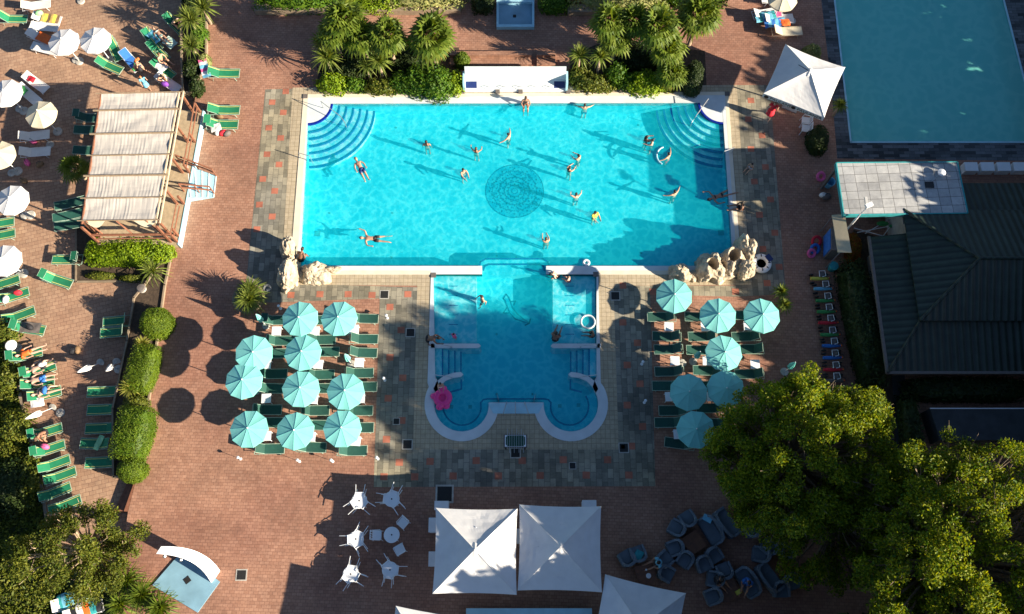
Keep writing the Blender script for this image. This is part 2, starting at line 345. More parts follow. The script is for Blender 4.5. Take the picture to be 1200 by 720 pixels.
lt=xy([(-140,-140)],ZL)+xy([(250,-140),(240,60),(236,112),(214,283),(200,335),(186,450),(173,540),(158,600),(152,640)],ZL)+xy([(60,640),(52,580),(38,520),(24,460),(5,395),(-20,330),(-140,300)],ZL)
struct(MB().prism(lt[::-1],-.56,ZL).build('lower_brick_terrace','brickl'))
# stone slab paving (4 mm above the bricks)
stone=[(311,105),(352,104),(352,333),(490,337),(484,527),(724,527),(719,335),(862,335),(862,100),(902,100),(908,180),(921,345),(860,348),(762,345),(768,570),(438,571),(445,350),(286,356)]
stw=xy(stone)
sb=MB(); sb.prism(stw[::-1],0,.004,sides=False); 
so=struct(sb.build('stone_slab_path','stone'))
reds=[(468,542),(504,541),(558,540),(612,540),(660,539),(712,539),(450,559),(486,559),(531,558),(584,558),(633,557.5),(687,557),(737,557),(335,107.5),(319,120),(332,132),(315,150),(329,162),(313,181),(327,193),(308,210),(322,224),(304,240),(319,254),(301,269),(341,346),(375,345),(408,345),(436,346),(478,345),(457,360),(457,419),(472,443),(455,467),(471,493),(453,515),(470,387),(735,475),(730,335),(765,342),(730,378),(747,402),(750,450),(753,500),(740,523),(735,428),(862,342),(899,332),(913,313),(877,140),(893,159),(880,175),(897,196),(884,213),(903,234),(890,252),(908,273),(894,292),(880,118)]
rb=MB()
for a,b in reds:
    p=G(a,b); rb.box((p.x,p.y,.006),(.38,.36,.008),rz=random.uniform(-.03,.03))
rb.build('red_tile_inlay','redtile',so)
db=MB(); fb=MB()
for a,b,d in [(450.5,345.5,.42),(481,390,.42),(464.5,494,.3),(477.5,521,.44),(671,546,.3),(731,525,.44),(604,531,.45),(721,347,.44),(730,524,.2),(521,579,.75),(283,674,.45),(388,468,.1)]:
    p=G(a,b); fb.box((p.x,p.y,.009),(d*1.25,d*1.25,.012)); db.box((p.x,p.y,.014),(d,d,.014))
go=fb.build('drain_frame','conc',so); db.build('drain_grate','grate',go)
# tan tile strip round the coping
tan=[(343,103),(863,100),(880,334),(719,335),(725,527),(484,527),(489,335),(329,334)]
struct(MB().prism(xy(tan)[::-1],0,.008,holes=[OUTw],sides=False).build('tan_tile_path','tan'))
# coping: cream outer edge, pale inner ledge
cop=struct(MB().prism(OUTw[::-1],-.3,.03,holes=[WATw]).build('pool_coping','coping'))
strips=[[(356,111),(853,108),(853.4,112),(355.6,115)],[(355.6,115),(361,115),(348,316),(340,316)],[(340,322),(340,317.5),(505,317.5),(505,322)],[(701,322),(701,317.5),(869,317.5),(869,322)],[(849.5,112),(853.4,112),(868,317.5),(864,317.5)]]
cb=MB()
for s_ in strips: cb.prism(xy(s_),.03,.034,sides=False)
for i,v in enumerate(cb.v): pass
cb.build('cream_edge','cream',cop)
# dark corner plates
cb=MB()
for a,b in [(358,113.5),(852,110.5),(508,323),(698,322)]:
    p=G(a,b); cb.box((p.x,p.y,.04),(.28,.28,.03))
cb.build('corner_plate','c_grey',cop)
# basin: floor and walls following the water's edge
DEP=-1.2
bs=MB(); bs.prism(WATw[::-1],DEP,DEP,sides=False)
n_=len(WATw); bs.add([(p[0],p[1],.028) for p in WATw]+[(p[0],p[1],DEP) for p in WATw],[(i,(i+1)%n_,n_+(i+1)%n_,n_+i) for i in range(n_)])
basin=struct(bs.build('pool_basin','floor'))
struct(MB().prism(WATw[::-1],-.08,-.08,sides=False).build('pool_water','water'))
# shallow shelves either side of the upper small pool
for nm,L in (('left',[(508,322.5),(558,322.5),(558,402),(508,402)]),('right',[(648,322.5),(698,322.5),(698,402),(648,402)])):
    o=MB().prism(xy(L)[::-1],DEP,-.22).build('shallow_shelf','shelf',basin)
    lb=MB()
    for k in range(7):
        y=334+k*11.3; x=531 if nm=='left' else 668; p=G(x,y); lb.box((p.x,p.y,-.212),(.5,.035,.012))
    lb.build('shelf_grip','poolblue',o)
# corner steps: quarter discs, each edged with blue tiles
for cx_,cy_,sx in ((362,122,1),(846,121,-1)):
    c=G(cx_,cy_)
    for k in range(7):
        r=1.42+.40*k; z=-.03-.13*k if k else .024
        a=[c.xy+Vector((sx*r*math.cos(t),-r*1.0*math.sin(t))) for t in [PI/2*i/22 for i in range(23)]]
        poly=[c.xy.copy()]+a
        if sx>0: poly=poly[::-1]
        st=MB().prism([(p.x,p.y) for p in poly],DEP+.001*k,z).build('corner_step','shelf' if k else 'coping',basin)
        a2=[c.xy+Vector((sx*(r-.11)*math.cos(t),-(r-.11)*math.sin(t))) for t in [PI/2*i/22 for i in range(23)]]
        a1=[c.xy+Vector((sx*(r+.012)*math.cos(t),-(r+.012)*math.sin(t))) for t in [PI/2*i/22 for i in range(23)]]
        e=MB(); n=23
        e.add([(p.x,p.y,z+.004) for p in a1]+[(p.x,p.y,z+.004) for p in a2]+[(p.x,p.y,z-.13) for p in a1],[(i,i+1,n+i+1,n+i) for i in range(n-1)]+[(i,2*n+i,2*n+i+1,i+1) for i in range(n-1)])
        e.build('step_edging','poolblue',st)
# submerged threshold step between the pools
th=[(560,305),(566,300.5),(638,300.5),(645,305),(645,311),(638,306),(566,306),(560,311)]
def outline(L,z,wd,mname,parent,name,closed=False):
    P=[G(a,b).xy for a,b in L]; b=MB(); n=len(P)
    for i in range(n if closed else n-1):
        p,q=P[i],P[(i+1)%n]; d=q-p
        if d.length<1e-4: continue
        b.box((*( (p+q)/2 ),z),(d.length+wd*.6,wd,.02),rz=math.atan2(d.y,d.x))
    return b.build(name,mname,parent)
def Gz(L,z):  # outline seen at depth z
    out=[]
    for a,b in L:
        p=G(a,b,z); out.append((p.x,p.y))
    return out
def ribbon(P,z,wd,mname,parent,name,h=.02,closed=False):
    b=MB(); n=len(P)
    for i in range(n if closed else n-1):
        p,q=Vector(P[i]),Vector(P[(i+1)%n]); d=q-p
        if d.length<1e-4: continue
        b.box((*((p+q)/2),z),(d.length+wd*.5,wd,h),rz=math.atan2(d.y,d.x))
    return b.build(name,mname,parent)
sp=Gz([(558,322),(561,307),(569,303),(636,303),(644,307),(647,322)],-.45)
o=MB().prism(sp,DEP,-.45).build('threshold_step','floor',basin)
ribbon(Gz([(562,311),(563,307),(569,303.5),(636,303.5),(642,307),(643,311)],-.43),-.43,.1,'poolblue',o,'step_edging')
ribbon(Gz([(566,317),(568,312),(573,310),(632,310),(637,312),(638,317)],-.43),-.43,.1,'poolblue',o,'step_edging')
# low white walls and straight stairs beside the lower basin
for s_ in (1,-1):
    mx=lambda x: x if s_>0 else 2*604.5-x
    def P_(L): 
        q=[G(mx(a),b).xy for a,b in L]; return q if s_<0 else q[::-1]
    st=None
    bar=P_([(505,403),(561,403),(563.5,405.5),(561,408),(505,408)])
    MB().prism(bar,DEP,.03).build('low_wall','coping',basin)
    for k in range(4):
        x1=519+k*7; z=-.12-.17*k
        st=MB().prism(P_([(508,408.3),(x1,408.3),(x1,441),(508,441)]),DEP+.001*k,z).build('straight_step','shelf',basin)
        a=P_([(x1-1.5,408.5),(x1+.15,408.5),(x1+.15,441),(x1-1.5,441)])
        MB().prism(a,z-.17,z+.006).build('step_edging','poolblue',st)
    # curved arm
    A=arc(541,474,0,0,1,1)
    out_=[(508,456),(512,447),(520,441),(531,437.3),(540,436.3),(543,439),(540,441.8),(531,443),(522,446.5),(515,453),(511,461)]
    MB().prism(P_(out_)[::-1] if False else P_(out_)[::-1][::-1],DEP,.03).build('curved_arm','coping',basin)
# bench round the lobes with its blue edge
inn=[(540,443),(540,454),(530,457)]
lobeinL=arc(541,474,22,160,378-360+0,1)
def bench(s_):
    mx=lambda x: x if s_>0 else 2*604.5-x
    ringo=arc(541,474,33.5,150,360+0,22); ringi=arc(541,474,22.5,150,352,22)
    o=[G(mx(a),b).xy for a,b in ringo]; i=[G(mx(a),b).xy for a,b in ringi]
    b=MB(); n=len(o); z=-.45
    b.add([(p.x,p.y,z) for p in o]+[(p.x,p.y,z) for p in i]+[(p.x,p.y,DEP) for p in i],[(k,k+1,n+k+1,n+k) if s_>0 else (k+1,k,n+k,n+k+1) for k in range(n-1)]+[(n+k,n+k+1,2*n+k+1,2*n+k) for k in range(n-1)])
    ob=b.build('curved_bench','floor',basin)
    ribbon([(p.x,p.y) for p in i],z+.006,.09,'poolblue',ob,'bench_edging')
    return i
iL=bench(1); iR=bench(-1)
bz=[iL[-1],G(566,474).xy,G(643,474).xy,iR[-1]]
top=[G(563,470).xy,G(566,466.5).xy,G(571,465.5).xy,G(638,465.5).xy,G(643,466.5).xy,G(646,470).xy]
poly=[iL[-1],*top,iR[-1],G(637,475).xy,G(573,475).xy]
o=MB().prism([(p.x,p.y) for p in poly][::-1],DEP,-.452).build('bench_ledge','floor',basin)
ribbon([(p.x,p.y) for p in [iL[-1],*top,iR[-1]]],-.444,.09,'poolblue',o,'bench_edging')
ribbon([tuple(G(a,b).xy) for a,b in [(540,443),(540,454),(527,457.5)]],-.44,.1,'poolblue',basin,'bench_edging')
ribbon([tuple(G(1209-a,b).xy) for a,b in [(540,443),(540,454),(527,457.5)]],-.44,.1,'poolblue',basin,'bench_edging')
# white inner step of the notch
MB().prism([(p.x,p.y) for p in xy([(572,473),(637,473),(631,485),(578,485)])][::-1],0,.036,sides=False).build('notch_ledge','bluep',cop)
# round mosaic on the main pool floor
c=G(603,224,DEP); mo=MB()
for r,n,wd in ((.18,10,.06),(.38,20,.06),(.62,26,.07),(.9,44,.07),(1.3,60,.05),(1.72,84,.05)):
    for k in range(n):
        t=2*PI*k/n; mo.box((c.x+r*math.cos(t),c.y+r*math.sin(t),DEP+.006),(wd,.8*2*PI*r/n,.01),rz=t)
for k in range(12):
    t=2*PI*k/12
    for j in range(9):
        a=t+.35*math.sin(j*.7); r=.45+j*.13
        for s2 in (1,-1): mo.box((c.x+r*math.cos(t+s2*.22*math.sin(j*.78)),c.y+r*math.sin(t+s2*.22*math.sin(j*.78)),DEP+.007),(.07,.07,.01),rz=t+.5)
for k in range(170):
    t=random.uniform(0,2*PI); r=1.7*math.sqrt(random.uniform(.25,1)); mo.box((c.x+r*math.cos(t),c.y+r*math.sin(t),DEP+.006),(.06,.06,.01),rz=t)
mo.build('round_mosaic','mosaic',basin)
# leaping dolphin mosaic on the small pool floor
dol=[(593,345),(596,349),(598,354),(600,361),(605,368),(612,374),(619,378.5),(620,374),(619,379),(614,381.5),(619,379),(611,377),(603,374),(597,367),(594,359),(592,353),(590,350),(593,345)]
dol=[(590+ (a-590)*1.05,b) for a,b in dol]
ribbon(Gz(dol,DEP),DEP+.008,.07,'mosaic',basin,'dolphin_mosaic')
ribbon(Gz([(598,354),(604,353),(602,358)],DEP),DEP+.008,.07,'mosaic',basin,'dolphin_mosaic')
ribbon(Gz([(594,361),(590,367),(597,367)],DEP),DEP+.008,.07,'mosaic',basin,'dolphin_mosaic')
fm=MB(); fm.prism([(x,y) for x,y in Gz([(592,350),(597,350),(601,359),(607,367),(614,373),(619,376.5),(614,379),(606,375.5),(599,369),(594.5,361)],DEP)][::-1],DEP,DEP+.005,sides=False)
M['mosaic2']=mat('pale_mosaic_tiles',(.01,.36,.52),.4,.15,6); fm.build('dolphin_body_mosaic','mosaic2',basin)
fm=MB(); fm.lathe([(1.7,DEP),(1.7,DEP+.004),(0,DEP+.004)],48,(c.x,c.y,0)); fm.build('mosaic_disc','mosaic2',basin)
# floor drains
b=MB()
for a,c_ in [(378,197),(372,274),(845,273)]: p=G(a,c_,DEP); b.box((p.x,p.y,DEP+.01),(.34,.34,.02))
for a,c_ in [(529,477),(551,477),(656,476),(678,475)]: p=G(a,c_,DEP); b.box((p.x,p.y,DEP+.01),(.2,.2,.02))
for a,c_ in [(582,462),(624,462),(464,150),(623,248),(582,300),(748,147),(751,297),(605,302),(386,250),(459,302),(460,250),(582,392)]:
    p=G(a,c_,DEP); b.lathe([(.07,0),(.07,.02)],8,(p.x,p.y,DEP))
b.build('floor_drain','c_teal',basin)
# the other pool
bs=MB(); D2=-.8
bs.prism(RP[::-1],D2,D2,sides=False); bs.add([(p[0],p[1],.0) for p in RP]+[(p[0],p[1],D2) for p in RP],[(i,(i+1)%4,4+(i+1)%4,4+i) for i in range(4)])
M['floor2']=poolmat('second_pool_floor',(.05,.42,.50),(.07,.5,.57))
b2=struct(bs.build('second_pool_basin','floor2'))
struct(MB().prism(RP[::-1],-.04,-.04,sides=False).build('second_pool_water','water2'))
struct(MB().prism(xy([(950,-140),(984,182),(1240,182),(1240,172),(1222,172),(1143,-140),(1126,-140)])[::-1] if False else xy([(946,-140),(974,100),(981,186),(1300,190),(1280,100),(1250,-140)])[::-1],0,.004,holes=[RP],sides=False).build('grey_tile_path','greyt'))
ribbon([tuple(p) for p in RP],.012,.1,'bluep',b2,'pool_edge',h=.05,closed=True)
# steps between the two terraces
for L in ([(170,333),(190,333),(186,356),(164,356)],[(150,557),(165,557),(152,600),(131,598)]):
    w4=xy(L,0); a,b,c_,d=[Vector(p) for p in w4]; mb=MB()
    for k in range(3):
        t0=k/3; q=[a.lerp(b,t0),b,c_,d.lerp(c_,t0)]
        mb.prism([(p.x,p.y) for p in q][::-1],-.5,-.45+.15*(k+1)-.002*k-.003)
    struct(mb.build('steps','wood'))
# ================================================================= BUILDERS
def lounger(fab,frm,back=35,visor=True,stripe='stripe',split=False,L=1.9):
    """bed along +X, head at +X; back is the raise of the back rest in degrees"""
    def b(r):
        W_=.31; h=.34; bl=.68; x0=-L/2; xb=L/2-bl; a=R(back)
        bx=xb+bl*math.cos(a); bz=h+bl*math.sin(a)
        f=MB()
        for s in (1,-1):
            f.tube([(x0,s*W_,h),(L/2-.05,s*W_,h)],.018,6); f.tube([(xb,s*W_*.93,h),(bx,s*W_*.93,bz)],.016,6)
        f.tube([(x0,-W_,h),(x0,W_,h)],.018,6); f.tube([(L/2-.05,-W_,h),(L/2-.05,W_,h)],.018,6); f.tube([(bx,-W_*.93,bz),(bx,W_*.93,bz)],.016,6)
        f.build('frame',frm,r)
        for x in (x0+.3,L/2-.35):
            for s in (1,-1): MB().tube([(x,s*W_*.96,h),(x+(.1 if x>0 else -.08),s*W_*1.02,0)],.016,6).build('leg',frm,r)
        q=MB(); n=8; V=[];Fc=[]
        for i in range(n+1):
            x=x0+.02+(xb-x0-.02)*i/n; z=h-.035*math.sin(PI*i/n)
            V+=[(x,-W_*.93,z+.012),(x,W_*.93,z+.012)]
        Fc=[(2*i,2*i+2,2*i+3,2*i+1) for i in range(n)]; q.add(V,Fc)
        se=q.build('seat',fab,r)
        bk=MB().add([(xb,-W_*.9,h+.013),(xb,W_*.9,h+.013),(bx-.01,W_*.9,bz+.013),(bx-.01,-W_*.9,bz+.013)],[(0,3,2,1)]).build('backrest',fab,r)
        if stripe:
            for s in (1,-1):
                MB().add([(x,y*s,z+.02-(.035*math.sin(PI*t))) for x,t,z in ((x0+.03,0,h),((x0+xb)/2,.5,h),(xb,1,h)) for y in (.2,.235)],[(0,2,3,1),(2,4,5,3)] if s<0 else [(1,3,2,0),(3,5,4,2)]).build('stripe',stripe,se)
            MB().add([(xb,-.235,h+.02),(xb,-.2,h+.02),(bx-.01,-.2,bz+.02),(bx-.01,-.235,bz+.02)],[(0,3,2,1)]).build('stripe',stripe,bk)
        if visor:
            vx=bx-.1; vz=bz+.24; c=MB()
            c.add([(vx-.22,-W_*.9,vz-.04),(vx-.22,W_*.9,vz-.04),(vx+.16,W_*.9,vz+.04),(vx+.16,-W_*.9,vz+.04)],[(0,3,2,1)])
            v=c.build('sun_visor',fab,r); k=MB()
            for s in (1,-1): k.tube([(bx,s*W_*.93,bz),(vx-.02,s*W_*.93,vz)],.012,5)
            k.tube([(vx-.22,-W_*.9,vz-.045),(vx-.22,W_*.9,vz-.045)],.012,5); k.tube([(vx+.16,-W_*.9,vz+.035),(vx+.16,W_*.9,vz+.035)],.012,5)
            k.build('visor_frame',frm,v)
    return b
LG={'g':(lounger('gfab','gframe',35,False),'lg'),'gf':(lounger('gfab','gframe',12,False),'lgf'),'gv':(lounger('gfab','gframe',40,True),'lgv'),'gs':(lounger('gfab','gframe',62,False),'lgs'),
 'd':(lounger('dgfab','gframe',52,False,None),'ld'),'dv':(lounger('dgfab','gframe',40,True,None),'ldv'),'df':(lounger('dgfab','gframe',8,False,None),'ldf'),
 'w':(lounger('sling','white',30,False,None),'lw'),'wf':(lounger('sling','white',8,False,None),'lwf'),'b':(lounger('c_blue','white',25,False,None),'lb'),'c':(lounger('creamfab','palewood',35,False,None),'lc')}
def bed(k,px,py,ang,label,z0=0.0,group=None,s=1):
    p=G(px,py,z0+.35); p.z=z0; bld,key=LG[k]
    return inst(key,bld,'sun_lounger',label,'sun lounger',p,R(ang),s,group)
def parasol(fab,rad,h,rise=.36,n=10,polem='white',sag=.05,vents=False):
    def b(r):
        MB().lathe([(.28,0),(.28,.05),(.24,.09),(.05,.11),(.045,.3)],16).build('base','conc',r)
        MB().tube([(0,0,.1),(0,0,h+rise)],.024,8).build('pole',polem,r)
        V=[(0,0,h+rise)];Fc=[];K=5; per=4*n
        for i in range(1,K+1):
            t=i/K
            for j in range(per):
                a=2*PI*j/per; u=(j%4)/4; sg=math.sin(PI*u); rr=rad*t*(1-.055*sg*t); z=h+rise*(1-t**.92)-sag*sg*t*.3
                V.append((rr*math.cos(a),rr*math.sin(a),z))
        for j in range(per): Fc.append((0,1+j,1+(j+1)%per))
        for i in range(K-1):
            for j in range(per): Fc.append((1+i*per+j,1+(i+1)*per+j,1+(i+1)*per+(j+1)%per,1+i*per+(j+1)%per))
        o=len(V)
        for j in range(per): x,y,z=V[1+(K-1)*per+j]; V.append((x*1.01,y*1.01,z-.09))
        for j in range(per): Fc.append((1+(K-1)*per+j,o+j,o+(j+1)%per,1+(K-1)*per+(j+1)%per))
        c=MB().add(V,Fc).build('canopy',fab,r)
        f=MB()
        for j in range(n):
            a=2*PI*j/n; f.tube([(0,0,h+rise+.004),(rad*.5*math.cos(a),rad*.5*math.sin(a),h+rise*(1-.5**.92)+.006),(rad*math.cos(a),rad*math.sin(a),h+.008)],.005,4)
        f.build('seam',fab,c)
        k=MB()
        for j in range(n):
            a=2*PI*j/n; k.tube([(.02*math.cos(a),.02*math.sin(a),h-.05),(rad*.5*math.cos(a),rad*.5*math.sin(a),h+rise*.4)],.008,4)
        k.build('strut',polem,r)
        MB().lathe([(.04,0),(.03,.05),(.012,.1)],8,(0,0,h+rise)).build('finial',polem,r)
    return b
def sqparasol(half,h,rise,text=False,cut=None):
    def b(r):
        MB().box((0,0,.04),(.9,.9,.08)).build('base','conc',r)
        MB().tube([(0,0,.05),(0,0,h+rise)],.045,10).build('pole','white',r)
        NT,NS=12,16; mb=MB(); vd=.34 if text else .2
        for q in range(4):
            V=[]; a0=math.pi/2*q; ca,sa=math.cos(a0),math.sin(a0)
            for i in range(NT+1):
                t=i/NT
                for j in range(NS+1):
                    sg=-1+2*j/NS; arch=1-sg*sg; x=half*t*(1-.03*arch*t); y=half*t*sg
                    z=h+rise*(1-t)-.09*math.sin(PI*t)*arch*.8-.05*arch*t*t+(.02*noise.noise(Vector((x*5+q*7,y*2.5,half))) if 0<j<NS else 0)
                    V.append((x*ca-y*sa,x*sa+y*ca,z))
            n=NS+1; mb.add(V,[(i*n+j,(i+1)*n+j,(i+1)*n+j+1,i*n+j+1) for i in range(NT) for j in range(NS)])
            P=V[NT*n:]; mb.add(P+[(x*1.004,y*1.004,z-vd) for x,y,z in P],[(n+j,n+j+1,j+1,j) for j in range(NS)])
        c=mb.build('canopy','wfab',r)
        k=MB()
        for sx in (1,-1):
            for sy in (1,-1): 
                k.tube([(0,0,h+rise+.012),(sx*half*.5,sy*half*.5,h+rise*.5+.012),(sx*half,sy*half,h+.012)],.016,5)
        k.build('seam','wfab',c)
        k=MB()
        for a,b_ in ((1,0),(-1,0),(0,1),(0,-1),(1,1),(1,-1),(-1,1),(-1,-1)): k.tube([(0,0,h+.1),(a*half*.55,b_*half*.55,h+rise*.36)],.02,5)
        k.build('strut','white',r)
        v=MB(); v.lathe([(half*.17,h+rise*.83),(half*.1,h+rise*.93),(.03,h+rise+.05)],8); v.build('vent_cap','wfab',r)
        if text:
            for tx,txt in ((-half*.5,'FORST'),(half*.5,'FORST')): pass
    return b
def txt(name,body,size,mname,parent,loc,rot,ext=.003):
    cu=bpy.data.curves.new(name,'FONT'); cu.body=body; cu.size=size; cu.extrude=ext; cu.align_x='CENTER'; cu.align_y='CENTER'
    t=bpy.data.objects.new(name+'_t',cu); COL.objects.link(t); dg=bpy.context.evaluated_depsgraph_get(); me=bpy.data.meshes.new_from_object(t.evaluated_get(dg))
    bpy.data.objects.remove(t); me.materials.clear(); me.materials.append(M[mname]); o=bpy.data.objects.new(name,me); COL.objects.link(o); o.location=loc; o.rotation_euler=rot; o.parent=parent; return o
def side_table(r):
    MB().box((0,0,.44),(.5,.5,.03)).build('table_top','plas',r)
    for x in (1,-1):
        for y in (1,-1): MB().tube([(x*.2,y*.2,.43),(x*.22,y*.22,0)],.018,5).build('leg','plas',r)
def closed_parasol(fab):
    def b(r):
        MB().lathe([(.22,0),(.22,.05),(.04,.08)],14).build('base','conc',r)
        MB().tube([(0,0,.05),(0,0,2.05)],.02,6).build('pole','white',r)
        V=[];n=16
        for z,rr in ((.95,.13),(1.2,.17),(1.5,.13),(1.85,.07),(2.0,.03)):
            for j in range(n): a=2*PI*j/n; q=rr*(1 if j%2 else .6); V.append((q*math.cos(a),q*math.sin(a),z))
        MB().add(V,[(i*n+j,i*n+(j+1)%n,(i+1)*n+(j+1)%n,(i+1)*n+j) for i in range(4) for j in range(n)]).build('folded_canopy',fab,r)
    return b
def cloth(w,l,fab,amp=.04,bands=None,drape=True,seed=0):
    """a crumpled towel lying over a bed"""
    def b_(name,label,cat,loc,rz,group=None,rot=None):
        NX,NY=12,8; V=[];Fc=[];mi=[]
        for i in range(NX+1):
            for j in range(NY+1):
                x=-l/2+l*i/NX; y=-w/2+w*j/NY; z=amp*(noise.noise(Vector((x*3+seed,y*3,seed)))+.4*noise.noise(Vector((x*8,y*8,seed))))
                x+=.03*noise.noise(Vector((y*4,seed,1))); y+=.04*noise.noise(Vector((x*4,seed,2)))
                if drape and abs(y)>.3: z-=(abs(y)-.3)*1.2
                V.append((x,y,z+.03))
        mb=MB()
        for i in range(NX):
            for j in range(NY):
                mb.k=((i//2)%len(fab)) if isinstance(fab,(list,tuple)) else 0
                a=i*(NY+1)+j; mb.add([],[]) ; mb.f.append((a,a+NY+1,a+NY+2,a+1)); mb.mi.append(mb.k)
        mb.v=V
        o=mb.build(name,fab,None,loc,rz,smooth=True)
        if rot: o.rotation_euler=rot
        return tag(o,label,cat,group)
    return b_
# --- people -----------------------------------------------------------------
def skinmesh(verts,edges,rad,root=0,sub=1):
    me=bpy.data.meshes.new('tmp'); me.from_pydata(verts,edges,[]); o=bpy.data.objects.new('tmp',me); COL.objects.link(o)
    o.modifiers.new('s','SKIN'); sk=me.skin_vertices[0].data
    for i,r in enumerate(rad): sk[i].radius=r if isinstance(r,tuple) else (r,r)
    sk[root].use_root=True
    m=o.modifiers.new('u','SUBSURF'); m.levels=sub; m.render_levels=sub
    dg=bpy.context.evaluated_depsgraph_get(); e=o.evaluated_get(dg); m2=e.to_mesh(); V=[tuple(v.co) for v in m2.vertices]; Fc=[tuple(p.vertices) for p in m2.polygons]; e.to_mesh_clear()
    bpy.data.objects.remove(o); return V,Fc
def joints(pose):
    """x forward, y left, z up, feet at 0; returns joint positions"""
    J=dict(pel=(0,0,.93),spi=(0,0,1.12),che=(.01,0,1.3),nek=(0,0,1.5),hed=(.02,0,1.63))
    for s,y in (('l',1),('r',-1)):
        J['sh'+s]=(0,y*.18,1.42); J['hp'+s]=(0,y*.1,.9); J['kn'+s]=(.02,y*.11,.5); J['an'+s]=(-.02,y*.12,.08); J['to'+s]=(.16,y*.14,.03)
        J['el'+s]=(-.02,y*.27,1.15); J['ha'+s]=(.06,y*.28,.9)
    if pose=='arms_out':
        for s,y in (('l',1),('r',-1)): J['el'+s]=(.1,y*.38,1.34); J['ha'+s]=(.24,y*.56,1.28)
    if pose=='arms_up':
        for s,y in (('l',1),('r',-1)): J['el'+s]=(.12,y*.34,1.5); J['ha'+s]=(.14,y*.34,1.74)
    if pose=='reach':
        for s,y in (('l',1),('r',-1)): J['el'+s]=(.22,y*.2,1.32); J['ha'+s]=(.46,y*.14,1.30)
    if pose=='walk':
        J['knl']=(.2,.11,.52); J['anl']=(.2,.11,.1); J['tol']=(.37,.12,.05); J['knr']=(-.05,-.11,.5); J['anr']=(-.3,-.11,.14); J['tor']=(-.16,-.12,.03)
        J['ell']=(-.16,.26,1.2); J['hal']=(-.1,.28,.97); J['elr']=(.12,-.26,1.2); J['har']=(.3,-.24,1.05)
    if pose in('sit','sit_edge','sit_lean'):
        for k in ('pel','spi','che','nek','hed','shl','shr'): x,y,z=J[k]; J[k]=(x-.0+(z-.93)*(.18 if pose!='sit_lean' else .65),y,(z-.93)*(1 if pose!='sit_lean' else .82)+.12)
        for s,y in (('l',1),('r',-1)):
            J['hp'+s]=(.04,y*.1,.1); J['kn'+s]=(.46,y*.13,.14); J['an'+s]=(.5,y*.13,-.28); J['to'+s]=(.64,y*.14,-.33)
            J['el'+s]=(.2,y*.26,.36); J['ha'+s]=(.4,y*.14,.26)
        if pose=='sit':
            for s,y in (('l',1),('r',-1)): J['kn'+s]=(.42,y*.14,.30); J['an'+s]=(.74,y*.13,.06); J['to'+s]=(.88,y*.14,.1)
    if pose=='bend':
        for k in ('spi','che','nek','hed','shl','shr'): x,y,z=J[k]; d=z-.93; J[k]=(d*.85,y,.93+d*.5)
        for s,y in (('l',1),('r',-1)): J['el'+s]=(.55,y*.22,.95); J['ha'+s]=(.78,y*.14,.8)
    if pose in('lie','swim','lie_up'):
        if pose=='swim':
            J['ell']=(.1,.42,1.52); J['hal']=(.1,.50,1.78); J['elr']=(.05,-.45,1.3); J['har']=(.1,-.5,1.05)
            J['knl']=(0,.16,.5); J['anl']=(-.06,.24,.1); J['knr']=(.04,-.14,.5); J['anr']=(.1,-.18,.1); J['tol']=(-.1,.3,-.06); J['tor']=(.06,-.2,-.06)
        else:
            for s,y in (('l',1),('r',-1)): J['to'+s]=(.15,y*.16,.02); J['el'+s]=(.02,y*.3,1.16); J['ha'+s]=(.06,y*.3,.92)
            if pose=='lie_up': J['knl']=(.25,.12,.62); J['anl']=(.0,.12,.34); J['tol']=(.06,.12,.2)
        c=.9; b=.12 
        # lie on the back: head towards +X
        for k,(x,y,z) in J.items(): J[k]=(z-c,-y,x+b)
    return {k:Vector(v) for k,v in J.items()}
def lerp(a,b,t): return a+(b-a)*t
